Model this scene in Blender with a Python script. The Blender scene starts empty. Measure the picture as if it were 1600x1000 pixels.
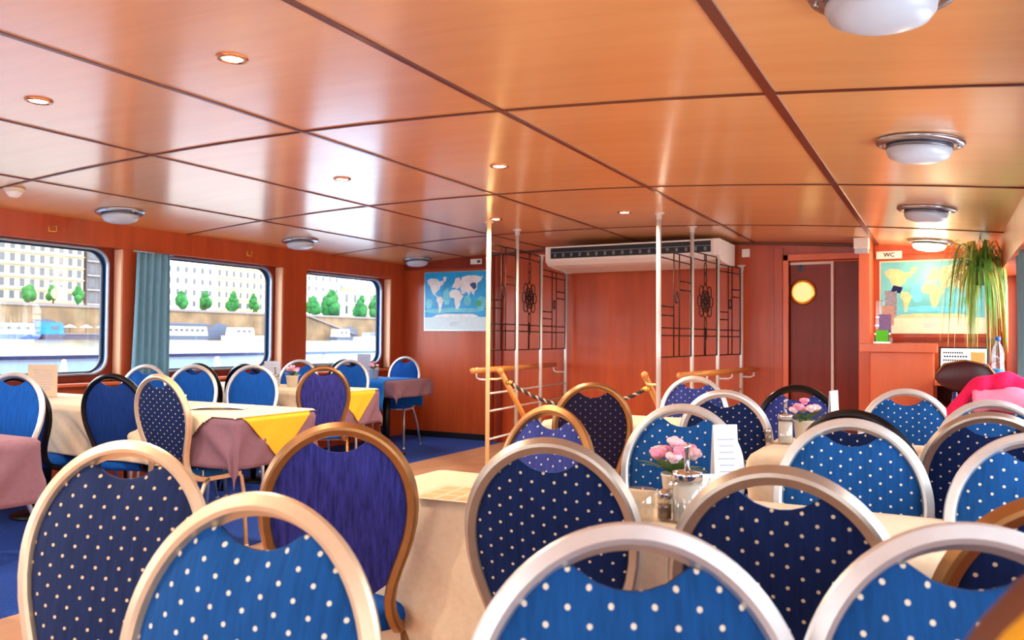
import bpy, bmesh, math, random
from math import sin, cos, pi, radians, sqrt, atan2, hypot
from mathutils import Vector, Matrix, Euler

# ------------------------------------------------------------------ scene, camera, light
S = bpy.context.scene
COL = S.collection
random.seed(7)
EYE = 1.17
cam_d = bpy.data.cameras.new('camera')
cam_d.sensor_width = 36.0
cam_d.lens = 36.0 * 1262.0 / 1600.0
cam_d.clip_start = 0.02
cam_d.clip_end = 2000
cam_d.dof.use_dof = True
cam_d.dof.focus_distance = 3.2
cam_d.dof.aperture_fstop = 6.5
cam = bpy.data.objects.new('camera', cam_d)
COL.objects.link(cam)
cam.matrix_world = (Matrix.Translation((0, 0, EYE)) @ Matrix.Rotation(0.4926, 4, 'Z')
                    @ Matrix.Rotation(pi / 2 + 0.0233, 4, 'X') @ Matrix.Rotation(0.007, 4, 'Z'))
S.camera = cam
S.view_settings.view_transform = 'Standard'
S.view_settings.look = 'None'
S.view_settings.gamma = 1.0
S.view_settings.exposure = 0.5
S.view_settings.use_curve_mapping = False

W = bpy.data.worlds.new('overcast_sky')
S.world = W
W.use_nodes = True
wn = W.node_tree.nodes
wn['Background'].inputs['Color'].default_value = (0.86, 0.94, 1.0, 1)
wn['Background'].inputs['Strength'].default_value = 6.4
SPOT_W = 68.0
DOME_W = 8.0


# ------------------------------------------------------------------ materials
def lin(c):
    def f(v):
        v /= 255.0
        return v / 12.92 if v <= 0.04045 else ((v + 0.055) / 1.055) ** 2.4
    return (f(c[0]), f(c[1]), f(c[2]), 1.0)


MATS = {}


def nm(name):
    m = bpy.data.materials.new(name)
    m.use_nodes = True
    nt = m.node_tree
    b = nt.nodes['Principled BSDF']
    MATS[name] = m
    return m, nt, b


def N(nt, t, **kw):
    n = nt.nodes.new(t)
    for k, v in kw.items():
        if k in n.inputs:
            n.inputs[k].default_value = v
        else:
            setattr(n, k, v)
    return n


def ramp(nt, fac, stops):
    r = nt.nodes.new('ShaderNodeValToRGB')
    e = r.color_ramp.elements
    while len(e) < len(stops):
        e.new(0.5)
    for i, (p, c) in enumerate(stops):
        e[i].position = p
        e[i].color = c if len(c) == 4 else lin(c)
    nt.links.new(fac, r.inputs[0])
    return r


def plain(name, c, rough=0.5, metal=0.0, var=0.08, scale=30.0, coat=0.0, bump=0.0, **kw):
    """one colour with a slight procedural unevenness"""
    m, nt, b = nm(name)
    tc = N(nt, 'ShaderNodeTexCoord')
    no = N(nt, 'ShaderNodeTexNoise', Scale=scale, Detail=4.0)
    nt.links.new(tc.outputs['Object'], no.inputs['Vector'])
    l = lin(c)
    lo = tuple(v * (1 - var) for v in l[:3]) + (1,)
    hi = tuple(min(1, v * (1 + var)) for v in l[:3]) + (1,)
    r = ramp(nt, no.outputs['Fac'], [(0.3, lo), (0.7, hi)])
    nt.links.new(r.outputs[0], b.inputs['Base Color'])
    b.inputs['Roughness'].default_value = rough
    b.inputs['Metallic'].default_value = metal
    b.inputs['Coat Weight'].default_value = coat
    if bump:
        bp = N(nt, 'ShaderNodeBump', Strength=bump, Distance=0.004)
        nt.links.new(no.outputs['Fac'], bp.inputs['Height'])
        nt.links.new(bp.outputs[0], b.inputs['Normal'])
    for k, v in kw.items():
        b.inputs[k].default_value = v
    return m


def wood(name, c1, c2, rough, scale=(1, 1, 1), coat=0.0, contrast=(0.3, 0.7), coat_rough=0.15, spec=0.5):
    m, nt, b = nm(name)
    tc = N(nt, 'ShaderNodeTexCoord')
    mp = N(nt, 'ShaderNodeMapping')
    mp.inputs['Scale'].default_value = scale
    nt.links.new(tc.outputs['Object'], mp.inputs['Vector'])
    n1 = N(nt, 'ShaderNodeTexNoise', Scale=2.0, Detail=8.0, Roughness=0.62, Distortion=0.6)
    nt.links.new(mp.outputs[0], n1.inputs['Vector'])
    n2 = N(nt, 'ShaderNodeTexNoise', Scale=0.35, Detail=3.0)
    nt.links.new(mp.outputs[0], n2.inputs['Vector'])
    mx = N(nt, 'ShaderNodeMath', operation='MULTIPLY_ADD')
    mx.inputs[1].default_value = 0.55
    nt.links.new(n1.outputs['Fac'], mx.inputs[0])
    m2 = N(nt, 'ShaderNodeMath', operation='MULTIPLY')
    m2.inputs[1].default_value = 0.45
    nt.links.new(n2.outputs['Fac'], m2.inputs[0])
    nt.links.new(m2.outputs[0], mx.inputs[2])
    r = ramp(nt, mx.outputs[0], [(contrast[0], c1), (contrast[1], c2)])
    nt.links.new(r.outputs[0], b.inputs['Base Color'])
    b.inputs['Roughness'].default_value = rough
    b.inputs['Coat Weight'].default_value = coat
    b.inputs['Coat Roughness'].default_value = coat_rough
    b.inputs['Specular IOR Level'].default_value = spec
    return m


def fabric(name, c, dots=None, nap=0.35, sheen=0.3, dot=0.0031, streak=True):
    """woven velvet; uv is in metres, dots sit on a staggered lattice"""
    m, nt, b = nm(name)
    uv = N(nt, 'ShaderNodeUVMap')
    mp = N(nt, 'ShaderNodeMapping')
    mp.inputs['Scale'].default_value = (60, 7, 1) if streak else (30, 30, 1)
    nt.links.new(uv.outputs[0], mp.inputs['Vector'])
    no = N(nt, 'ShaderNodeTexNoise', Scale=1.6, Detail=6.0, Roughness=0.65)
    nt.links.new(mp.outputs[0], no.inputs['Vector'])
    l = lin(c)
    lo = tuple(v * (1 - nap) for v in l[:3]) + (1,)
    hi = tuple(min(1, v * (1 + nap)) for v in l[:3]) + (1,)
    r = ramp(nt, no.outputs['Fac'], [(0.32, lo), (0.68, hi)])
    out = r.outputs[0]
    if dots:
        masks = []
        for off in (0.0, 0.5):
            a = N(nt, 'ShaderNodeMapping')
            a.inputs['Scale'].default_value = (1 / 0.047, 1 / 0.036, 1)
            a.inputs['Location'].default_value = (off, off, 0)
            nt.links.new(uv.outputs[0], a.inputs['Vector'])
            f = N(nt, 'ShaderNodeVectorMath', operation='FRACTION')
            nt.links.new(a.outputs[0], f.inputs[0])
            s = N(nt, 'ShaderNodeVectorMath', operation='SUBTRACT')
            s.inputs[1].default_value = (0.5, 0.5, 0)
            nt.links.new(f.outputs[0], s.inputs[0])
            k = N(nt, 'ShaderNodeVectorMath', operation='MULTIPLY')
            k.inputs[1].default_value = (0.047, 0.036, 0)
            nt.links.new(s.outputs[0], k.inputs[0])
            ln = N(nt, 'ShaderNodeVectorMath', operation='LENGTH')
            nt.links.new(k.outputs[0], ln.inputs[0])
            lt = N(nt, 'ShaderNodeMath', operation='LESS_THAN')
            lt.inputs[1].default_value = dot
            nt.links.new(ln.outputs['Value'], lt.inputs[0])
            masks.append(lt)
        ad = N(nt, 'ShaderNodeMath', operation='MAXIMUM')
        nt.links.new(masks[0].outputs[0], ad.inputs[0])
        nt.links.new(masks[1].outputs[0], ad.inputs[1])
        mx = N(nt, 'ShaderNodeMix', data_type='RGBA')
        nt.links.new(ad.outputs[0], mx.inputs['Factor'])
        nt.links.new(out, mx.inputs['A'])
        mx.inputs['B'].default_value = lin(dots)
        out = mx.outputs['Result']
    nt.links.new(out, b.inputs['Base Color'])
    b.inputs['Roughness'].default_value = 0.85
    b.inputs['Specular IOR Level'].default_value = 0.2
    b.inputs['Sheen Weight'].default_value = sheen
    b.inputs['Sheen Roughness'].default_value = 0.4
    b.inputs['Sheen Tint'].default_value = tuple(min(1, v * 2.5 + 0.02) for v in l[:3]) + (1,)
    bp = N(nt, 'ShaderNodeBump', Strength=0.25, Distance=0.002)
    nt.links.new(no.outputs['Fac'], bp.inputs['Height'])
    nt.links.new(bp.outputs[0], b.inputs['Normal'])
    return m


def emit(name, c, strength):
    m, nt, b = nm(name)
    b.inputs['Base Color'].default_value = lin((230, 225, 215))
    b.inputs['Emission Color'].default_value = lin(c)
    b.inputs['Emission Strength'].default_value = strength
    return m


def glass(name, tint=(0.97, 0.99, 1.0), gloss=0.05):
    m, nt, b = nm(name)
    nt.nodes.remove(b)
    o = nt.nodes['Material Output']
    t = N(nt, 'ShaderNodeBsdfTransparent')
    t.inputs[0].default_value = tint + (1,)
    g = N(nt, 'ShaderNodeBsdfGlossy', Roughness=0.02)
    mx = N(nt, 'ShaderNodeMixShader')
    mx.inputs[0].default_value = gloss
    nt.links.new(t.outputs[0], mx.inputs[1])
    nt.links.new(g.outputs[0], mx.inputs[2])
    nt.links.new(mx.outputs[0], o.inputs[0])
    return m


wood('ceiling_veneer', (220, 152, 80), (236, 176, 108), 0.46, (0.5, 6, 1), coat=1.0, contrast=(0.3, 0.72), coat_rough=0.2)
MATS['ceiling_veneer'].node_tree.nodes['Principled BSDF'].inputs['Coat IOR'].default_value = 3.2
MATS['ceiling_veneer'].node_tree.nodes['Principled BSDF'].inputs['Specular IOR Level'].default_value = 1.0
wood('mahogany', (158, 58, 22), (200, 86, 36), 0.42, (6, 6, 0.55), coat=0.35, coat_rough=0.18, spec=0.25)
wood('mahogany_dark', (112, 32, 14), (146, 50, 24), 0.45, (6, 6, 0.55), coat=0.15, coat_rough=0.2, spec=0.25)
wood('mahogany_light', (214, 96, 50), (232, 118, 66), 0.4, (5, 5, 0.8), coat=0.2)
wood('lit_side_strip', (232, 176, 138), (240, 190, 152), 0.45, (5, 5, 0.8))  # paler tone paints window light onto the pilasters' near side
wood('batten', (78, 24, 14), (104, 38, 22), 0.35, (4, 4, 4), coat=0.4)
wood('wood_floor', (186, 136, 102), (212, 164, 128), 0.4, (7, 0.8, 1), coat=0.2)
wood('handrail_wood', (196, 122, 48), (222, 152, 74), 0.35, (8, 8, 8), coat=0.4)
plain('carpet_blue', (8, 62, 152), 0.95, var=0.35, scale=55, bump=0.5)
fabric('velvet_front', (14, 72, 132), dots=(226, 214, 190), nap=0.22)
fabric('velvet_back_shaded', (10, 30, 74), dots=(206, 188, 156), nap=0.3)  # darker than the front, for the shade on backs that tilt down
fabric('velvet_front_plain', (10, 76, 160), nap=0.25)
fabric('velvet_back_plain_shaded', (10, 44, 106), nap=0.3)  # same painted shade for the backs of the plain chairs
fabric('velvet_front_shaded', (26, 40, 78), dots=(214, 184, 146), nap=0.25)  # front velvet darkened for the shading and nap on one chair
fabric('velvet_purple', (46, 48, 122), nap=0.55)
fabric('velvet_violet_dots', (46, 56, 124), dots=(196, 188, 186), nap=0.3)
fabric('velvet_night', (24, 18, 46), dots=(150, 120, 110), nap=0.3, dot=0.003)
plain('frame_silver', (214, 215, 214), 0.42, 0.75, 0.05)
plain('frame_champagne', (216, 192, 160), 0.42, 0.7, 0.05)
plain('frame_bronze', (160, 114, 68), 0.4, 0.8, 0.08)
plain('frame_silver_shaded', (172, 158, 144), 0.4, 0.8, 0.06)  # silver darkened to paint the shade on frames facing away
plain('frame_black', (36, 34, 38), 0.3, 0.8, 0.1)
fabric('linen_cream', (226, 204, 172), nap=0.06, sheen=0.05, streak=False)
fabric('linen_mauve', (120, 88, 102), nap=0.08, sheen=0.1, streak=False)
fabric('linen_yellow', (240, 170, 44), nap=0.06, sheen=0.05, streak=False)
fabric('linen_blue', (24, 110, 200), nap=0.1, sheen=0.1, streak=False)
fabric('curtain_cloth', (124, 172, 192), nap=0.15, sheen=0.2)
fabric('pink_fleece', (232, 30, 84), nap=0.12, sheen=0.4, streak=False)
fabric('pink_lining', (246, 130, 156), nap=0.1, sheen=0.3, streak=False)
plain('black_metal', (14, 14, 16), 0.4, 0.3)
plain('white_paint', (232, 230, 226), 0.35, 0.0, 0.03)
plain('cream_paint', (240, 214, 158), 0.35, 0.0, 0.03)
plain('pole_paint', (214, 212, 208), 0.3, 0.35, 0.03)
plain('iron', (44, 20, 16), 0.5, 0.5)
plain('chrome', (200, 200, 205), 0.14, 1.0, 0.02)
plain('copper_ring', (214, 150, 110), 0.25, 1.0, 0.04)
plain('lamp_ring', (178, 182, 192), 0.25, 1.0, 0.03)
plain('lamp_ring_inner', (120, 120, 126), 0.35, 1.0, 0.03)
plain('opal_glass', (190, 198, 210), 0.3, 0, 0.02)
emit('opal_lit', (255, 226, 170), 9.0)
emit('bulb', (255, 240, 214), 40.0)
plain('frame_blue', (24, 92, 168), 0.3, 0.2)
plain('frame_dark', (30, 42, 62), 0.35, 0.3)
plain('aluminium', (168, 176, 190), 0.3, 0.7)
glass('window_glass', (0.98, 0.99, 1.0), 0.04)
glass('clear_glass', (0.93, 0.95, 0.95), 0.16)
plain('plastic_white', (238, 232, 224), 0.4, 0, 0.02)
plain('plastic_cream', (226, 206, 176), 0.4, 0, 0.04)
plain('grille_black', (16, 16, 18), 0.5)
plain('grille_grey', (112, 118, 128), 0.4, 0.4)
plain('paper', (240, 238, 236), 0.7, 0, 0.02)
plain('paper_beige', (214, 190, 162), 0.7, 0, 0.04)
plain('paper_grey', (188, 196, 214), 0.7, 0, 0.04)
plain('ink', (50, 56, 80), 0.7)
plain('ink_faint', (168, 176, 198), 0.7)
plain('mat_print', (226, 166, 106), 0.7, 0, 0.15, scale=18)
plain('map_sea', (4, 164, 226), 0.35, 0, 0.2, scale=6)
plain('map_sea_pale', (104, 190, 200), 0.35, 0, 0.16, scale=6)
plain('map_shelf', (100, 206, 228), 0.35, 0, 0.2, scale=9)
plain('map_land', (238, 238, 236), 0.35, 0, 0.12, scale=20)
plain('map_land_tan', (238, 202, 150), 0.35, 0, 0.15, scale=20)
plain('map_land_dark', (40, 66, 130), 0.35, 0, 0.1)
plain('map_land_brown', (120, 92, 92), 0.35, 0, 0.1)
plain('map_green', (44, 176, 128), 0.35, 0, 0.1)
plain('map_margin', (214, 234, 238), 0.35, 0, 0.05)
plain('map_margin_cream', (238, 224, 192), 0.35, 0, 0.05)
plain('brass', (226, 178, 84), 0.25, 1.0, 0.04)
emit('porthole_glow', (244, 200, 110), 0.75)
plain('leaf_green', (96, 148, 54), 0.5, 0, 0.35, scale=14)
plain('leaf_yellow', (196, 198, 104), 0.5, 0, 0.3, scale=14)
plain('leaf_dark', (58, 104, 40), 0.45, 0, 0.3, scale=30)
plain('petal', (248, 150, 178), 0.6, 0, 0.15, scale=60)
plain('petal_pale', (252, 206, 214), 0.6, 0, 0.1, scale=60)
plain('ceramic', (236, 228, 214), 0.2, 0, 0.02)
plain('soil', (54, 36, 26), 0.95, 0, 0.3)
plain('sugar', (244, 236, 222), 0.9, 0, 0.05)
plain('pepper', (150, 108, 72), 0.9, 0, 0.3)
plain('rope_dark', (38, 28, 30), 0.7, 0, 0.3)
plain('rope_light', (176, 150, 128), 0.7, 0, 0.2)
plain('blue_plastic', (30, 90, 190), 0.3)
plain('label_blue', (40, 150, 210), 0.4)
glass('bottle_plastic', (0.88, 0.93, 0.96), 0.14)
plain('maroon_vinyl', (74, 24, 30), 0.35, 0, 0.1)
plain('bottle_navy', (28, 40, 96), 0.15, 0.1, 0.05)
plain('laptop_shell', (40, 42, 52), 0.4, 0.2)
emit('screen_white', (236, 238, 242), 0.75)
plain('screen_ink', (40, 46, 60), 0.5)
plain('screen_orange', (244, 160, 84), 0.5)
plain('leaflet_green', (96, 226, 40), 0.5, 0, 0.04)
plain('leaflet_violet', (150, 120, 170), 0.5, 0, 0.2, scale=50)
plain('leaflet_peach', (246, 190, 160), 0.5, 0, 0.15, scale=50)
plain('leaflet_grey', (196, 194, 200), 0.5, 0, 0.25, scale=50)
plain('leaflet_navy', (20, 44, 116), 0.5, 0, 0.1)
plain('leaflet_dark', (110, 40, 40), 0.5, 0, 0.1)
plain('leather_brown', (110, 56, 26), 0.6, 0, 0.3, scale=9)
plain('cloth_gold', (232, 172, 14), 0.7, 0, 0.08)
plain('bulwark_paint', (160, 212, 246), 0.4, 0, 0.04, scale=3)
plain('rail_navy', (28, 62, 110), 0.35, 0.1)
plain('deck_grey', (206, 216, 224), 0.8)
# outside
plain('facade_cream', (178, 166, 138), 0.9, 0, 0.05, scale=0.4)
plain('facade_trim', (158, 142, 108), 0.9, 0, 0.05)
plain('facade_brown', (88, 80, 80), 0.9, 0, 0.12, scale=0.5)
plain('facade_brown_trim', (150, 146, 150), 0.9, 0, 0.1)
plain('facade_white', (246, 242, 234), 0.9, 0, 0.03)
plain('facade_yellow', (250, 232, 180), 0.9, 0, 0.04)
plain('facade_orange', (240, 180, 96), 0.9, 0, 0.06)
plain('window_dark', (74, 74, 80), 0.4, 0, 0.2)
plain('roof_grey', (120, 126, 146), 0.8, 0, 0.1)
plain('quay_stone', (118, 94, 68), 0.9, 0, 0.35, scale=0.35)
plain('quay_coping', (120, 110, 110), 0.9)
plain('street', (200, 196, 186), 0.9)
plain('tree_green', (24, 94, 34), 0.85, 0, 0.45, scale=1.2)
plain('trunk_brown', (80, 62, 50), 0.9)
plain('boat_white', (240, 242, 246), 0.5)
plain('boat_blue', (20, 110, 196), 0.6, 0, 0.15, scale=0.6)
plain('boat_navy', (26, 62, 120), 0.5)
plain('boat_dark', (70, 78, 98), 0.7)
plain('pontoon_dark', (76, 68, 84), 0.8)
plain('parasol_white', (244, 242, 236), 0.8)


def water_mat():
    m, nt, b = nm('river_water')
    tc = N(nt, 'ShaderNodeTexCoord')
    mp = N(nt, 'ShaderNodeMapping')
    mp.inputs['Scale'].default_value = (0.35, 0.12, 1)
    nt.links.new(tc.outputs['Object'], mp.inputs['Vector'])
    no = N(nt, 'ShaderNodeTexNoise', Scale=1.5, Detail=5.0)
    nt.links.new(mp.outputs[0], no.inputs['Vector'])
    r = ramp(nt, no.outputs['Fac'], [(0.35, (58, 56, 44)), (0.7, (92, 88, 72))])
    nt.links.new(r.outputs[0], b.inputs['Base Color'])
    b.inputs['Roughness'].default_value = 0.18
    b.inputs['Specular IOR Level'].default_value = 0.3
    b.inputs['Specular Tint'].default_value = (0.34, 0.31, 0.26, 1)
    bp = N(nt, 'ShaderNodeBump', Strength=0.5, Distance=0.3)
    nt.links.new(no.outputs['Fac'], bp.inputs['Height'])
    nt.links.new(bp.outputs[0], b.inputs['Normal'])


water_mat()


# ------------------------------------------------------------------ mesh helpers
class MB:
    """collects shapes into one mesh; every face may carry its own material and uv"""

    def __init__(s):
        s.v, s.f, s.m, s.uv, s.sm = [], [], [], [], []

    def add(s, vs, fs, mi=0, uvs=None, smooth=True):
        o = len(s.v)
        s.v += [tuple(p) for p in vs]
        for f in fs:
            s.f.append([i + o for i in f])
            s.m.append(mi)
            s.sm.append(smooth)
            s.uv.append([uvs[i] for i in f] if uvs else [(0, 0)] * len(f))
        return s

    def box(s, x0, x1, y0, y1, z0, z1, mi=0, bev=0.0):
        if bev > 0:
            b = min(bev, (x1 - x0) * .45, (y1 - y0) * .45, (z1 - z0) * .45)
            bm = bmesh.new()
            bmesh.ops.create_cube(bm, size=1)
            for v in bm.verts:
                v.co = Vector(((x0 + x1) / 2 + v.co.x * (x1 - x0), (y0 + y1) / 2 + v.co.y * (y1 - y0), (z0 + z1) / 2 + v.co.z * (z1 - z0)))
            bmesh.ops.bevel(bm, geom=bm.edges[:], offset=b, segments=2, affect='EDGES', profile=0.6)
            bm.verts.index_update()
            s.add([v.co for v in bm.verts], [[v.index for v in f.verts] for f in bm.faces], mi, None, False)
            bm.free()
            return s
        vs = [(x, y, z) for x in (x0, x1) for y in (y0, y1) for z in (z0, z1)]
        fs = [(0, 1, 3, 2), (4, 6, 7, 5), (0, 4, 5, 1), (2, 3, 7, 6), (0, 2, 6, 4), (1, 5, 7, 3)]
        return s.add(vs, fs, mi, None, False)

    def sweep(s, path, prof, n0=None, mi=0, closed=False, cap=True, scale=None):
        P = [Vector(p) for p in path]
        n = len(P)
        T = []
        for i in range(n):
            a = P[(i - 1) % n] if (closed or i > 0) else P[i]
            b = P[(i + 1) % n] if (closed or i < n - 1) else P[i]
            T.append((b - a).normalized())
        nn = Vector(n0) if n0 else (Vector((0, 0, 1)) if abs(T[0].z) < 0.9 else Vector((1, 0, 0)))
        nn = (nn - T[0] * nn.dot(T[0])).normalized()
        vs = []
        for i in range(n):
            if i:
                nn = nn - T[i] * nn.dot(T[i])
                nn.normalize()
            bb = T[i].cross(nn)
            k = scale[i] if scale else 1.0
            for (a, b) in prof:
                vs.append(P[i] + nn * a * k + bb * b * k)
        m = len(prof)
        fs = []
        for i in range(n if closed else n - 1):
            for j in range(m):
                a, b = i * m + j, i * m + (j + 1) % m
                c, d = ((i + 1) % n) * m + (j + 1) % m, ((i + 1) % n) * m + j
                fs.append((a, b, c, d))
        if cap and not closed:
            fs.append(tuple(range(m - 1, -1, -1)))
            fs.append(tuple((n - 1) * m + j for j in range(m)))
        return s.add(vs, fs, mi)

    def tube(s, path, r, seg=8, mi=0, closed=False, scale=None):
        return s.sweep(path, [(r * cos(2 * pi * j / seg), r * sin(2 * pi * j / seg)) for j in range(seg)], None, mi, closed, True, scale)

    def lathe(s, prof, c=(0, 0, 0), seg=24, mi=0, axis='z'):
        vs = []
        m = len(prof)
        for i in range(seg):
            a = 2 * pi * i / seg
            for (r, z) in prof:
                if axis == 'z':
                    vs.append((c[0] + r * cos(a), c[1] + r * sin(a), c[2] + z))
                elif axis == 'y':
                    vs.append((c[0] + r * cos(a), c[1] + z, c[2] - r * sin(a)))
                else:
                    vs.append((c[0] + z, c[1] + r * cos(a), c[2] + r * sin(a)))
        fs = []
        for i in range(seg):
            for j in range(m - 1):
                a, b = i * m + j, ((i + 1) % seg) * m + j
                fs.append((a, b, b + 1, a + 1))
        ring = prof[0] == prof[-1]
        if prof[0][0] > 1e-5 and not ring:
            fs.append(tuple(i * m for i in range(seg - 1, -1, -1)))
        if prof[-1][0] > 1e-5 and not ring:
            fs.append(tuple(i * m + m - 1 for i in range(seg)))
        return s.add(vs, fs, mi)

    def prism(s, pts, d, mi=0, smooth=False):
        """closed polygon of 3-D points pushed along the vector d"""
        n = len(pts)
        d = Vector(d)
        vs = [Vector(p) for p in pts] + [Vector(p) + d for p in pts]
        fs = [tuple(range(n - 1, -1, -1)), tuple(range(n, 2 * n))]
        fs += [(i, (i + 1) % n, n + (i + 1) % n, n + i) for i in range(n)]
        return s.add(vs, fs, mi, None, smooth)

    def ball(s, c, r, sq=(1, 1, 1), seg=10, rings=7, mi=0, jit=0.0, rnd=None):
        vs, fs = [], []
        for i in range(rings + 1):
            t = pi * i / rings
            for j in range(seg):
                a = 2 * pi * j / seg
                k = r * (1 + (rnd.uniform(-jit, jit) if rnd else 0))
                vs.append((c[0] + k * sq[0] * sin(t) * cos(a), c[1] + k * sq[1] * sin(t) * sin(a), c[2] + k * sq[2] * cos(t)))
        for i in range(rings):
            for j in range(seg):
                fs.append((i * seg + j, (i + 1) * seg + j, (i + 1) * seg + (j + 1) % seg, i * seg + (j + 1) % seg))
        return s.add(vs, fs, mi)

    def build(s, name, mats, parent=None, loc=None, kind=None):
        me = bpy.data.meshes.new(name)
        me.from_pydata(s.v, [], s.f)
        if isinstance(mats, str):
            mats = [mats]
        for m in mats:
            me.materials.append(MATS[m])
        uvl = me.uv_layers.new(name='UVMap')
        k = 0
        flat = []
        for f in s.uv:
            for q in f:
                flat += [q[0], q[1]]
        uvl.data.foreach_set('uv', flat)
        me.polygons.foreach_set('material_index', s.m)
        me.polygons.foreach_set('use_smooth', s.sm)
        bm = bmesh.new()
        bm.from_mesh(me)
        bmesh.ops.recalc_face_normals(bm, faces=bm.faces[:])
        bm.to_mesh(me)
        bm.free()
        me.update()
        o = bpy.data.objects.new(name, me)
        COL.objects.link(o)
        if parent:
            o.parent = parent
        if loc:
            o.location = loc
        if kind:
            o['kind'] = kind
        return o


def tag(o, label, cat, group=None, kind=None):
    o['label'] = label
    o['category'] = cat
    if group:
        o['group'] = group
    if kind:
        o['kind'] = kind
    return o


def thing(name, label, cat, loc=(0, 0, 0), rz=0.0, group=None):
    o = bpy.data.objects.new(name, None)
    o.empty_display_size = 0.1
    COL.objects.link(o)
    o.location = loc
    o.rotation_euler = (0, 0, rz)
    return tag(o, label, cat, group)


def struct(o):
    o['kind'] = 'structure'
    return o


def dup(root, loc=None, rz=None, label=None, group=None):
    c = root.copy()
    COL.objects.link(c)
    if loc is not None:
        c.location = loc
    if rz is not None:
        c.rotation_euler = (0, 0, rz)
    if label:
        c['label'] = label
    if group:
        c['group'] = group
    for ch in list(root.children):
        d = ch.copy()
        COL.objects.link(d)
        d.parent = c
        for g in list(ch.children):
            e = g.copy()
            COL.objects.link(e)
            e.parent = d
    return c


def text(name, s, size, mat, parent, loc, rot, depth=0.0006):
    cu = bpy.data.curves.new(name, 'FONT')
    cu.body = s
    cu.size = size
    cu.align_x = 'CENTER'
    cu.align_y = 'CENTER'
    cu.extrude = depth
    cu.offset = size * .03
    o = bpy.data.objects.new(name + '_source', cu)
    COL.objects.link(o)
    bpy.context.view_layer.update()
    dg = bpy.context.evaluated_depsgraph_get()
    me = bpy.data.meshes.new_from_object(o.evaluated_get(dg))
    bpy.data.objects.remove(o)
    me.materials.clear()
    me.materials.append(MATS[mat])
    t = bpy.data.objects.new(name, me)
    COL.objects.link(t)
    t.parent = parent
    t.location = loc
    t.rotation_euler = rot
    return t


def rrect(w, h, r, seg=6):
    """rounded rectangle outline, centred"""
    pts = []
    for cx, cy, a0 in ((w / 2 - r, h / 2 - r, 0), (-w / 2 + r, h / 2 - r, 90), (-w / 2 + r, -h / 2 + r, 180), (w / 2 - r, -h / 2 + r, 270)):
        for i in range(seg + 1):
            a = radians(a0 + 90 * i / seg)
            pts.append((cx + r * cos(a), cy + r * sin(a)))
    return pts


def ceil_z(x):
    return EYE + 1.0 - 0.0168 * (x + 3.2143) ** 2


# ------------------------------------------------------------------ the room
XL, XR, YF, YB = -5.80, 0.44, 8.05, -3.2
FL = 0.0

# floor: carpet on the window side, boards on the aisle side, a hole for the stair
SX0, SX1, SY0, SY1 = -3.28, -2.02, 6.15, YF
mb = MB()
mb.box(XL - 0.3, -3.44, YB, 4.4, -0.08, FL, 0)
mb.box(XL - 0.3, -4.42, 4.4, YF + .1, -0.08, FL, 0)
mb.box(-3.44, XR + .3, YB, SY0, -0.08, FL, 1)
mb.box(-4.42, -3.44, 4.4, YF + .1, -0.08, FL, 1)
mb.box(-3.44, SX0, SY0, YF + .1, -0.08, FL, 1)
mb.box(SX1, XR + .3, SY0, YF + .1, -0.08, FL, 1)
struct(mb.build('floor', ['carpet_blue', 'wood_floor']))
# stair flight going down behind the rope
mb = MB()
for i in range(8):
    y = SY0 + 0.02 + i * 0.235
    mb.box(SX0 + .02, SX1 - .02, y, y + 0.25, -0.2 * (i + 1) - 0.04, -0.2 * (i + 1), 0)
    mb.box(SX0 + .02, SX1 - .02, y, y + 0.02, -0.2 * (i + 1), -0.2 * i - 0.02, 1)
struct(mb.build('trim_31', ['wood_floor', 'mahogany']))
mb = MB()
mb.box(SX0 - .04, SX0, SY0, YF, -1.9, -.081)
mb.box(SX1, SX1 + .04, SY0, YF, -1.9, -.081)
struct(mb.build('wall_stairwell', 'mahogany'))

# ceiling: a cambered veneer skin
mb = MB()
xs = [XL - 0.35 + (XR + 0.35 - XL + 0.35) * i / 32 for i in range(33)]
ys = [YB - .15, 0.0, 4.0, YF + .15]
vs = [(x, y, ceil_z(x)) for x in xs for y in ys]
vs += [(x, y, ceil_z(x) + .12) for x in xs for y in ys]
n = len(xs) * len(ys)
fs = []
for i in range(32):
    for j in range(3):
        a = i * 4 + j
        fs.append((a, a + 4, a + 5, a + 1))
        fs.append((n + a, n + a + 1, n + a + 5, n + a + 4))
mb.add(vs, fs)
for i in range(32):
    for j in (0, 3):
        a = i * 4 + j
        mb.add([vs[a], vs[a + 4], vs[n + a + 4], vs[n + a]], [(0, 1, 2, 3)])
struct(mb.build('ceiling', 'ceiling_veneer'))

# battens over the panel joints
k = 1
for i, (x, w) in enumerate([(-4.918, .014), (-3.825, .016), (-2.731, .02), (-1.637, .026), (-0.543, .036)]):
    mb = MB()
    z = ceil_z(x)
    mb.box(x - w / 2, x + w / 2, YB, YF - .01, z - 0.007, z + .02, 0, 0.002)
    struct(mb.build('trim_%d' % k, 'batten'))
    k += 1
for j in range(-2, 3):
    y = 2.942 + 1.8885 * j
    mb = MB()
    pts = [(x, y, ceil_z(x) + 0.004) for x in [XL - .02 + (XR - XL) * i / 24 for i in range(25)]]
    mb.sweep(pts, [(-.0095, -.009), (-.0095, .009), (.0095, .009), (.0095, -.009)], (0, 0, 1))
    struct(mb.build('trim_%d' % k, 'batten'))
    k += 1
mb = MB()
pts = [(x, YF - .012, ceil_z(x) - 0.01) for x in [XL + (XR - XL) * i / 24 for i in range(25)]]
mb.sweep(pts, [(-.014, -.012), (-.014, .012), (.014, .012), (.014, -.012)], (0, 0, 1))
struct(mb.build('trim_%d' % k, 'batten'))
k += 1

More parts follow.
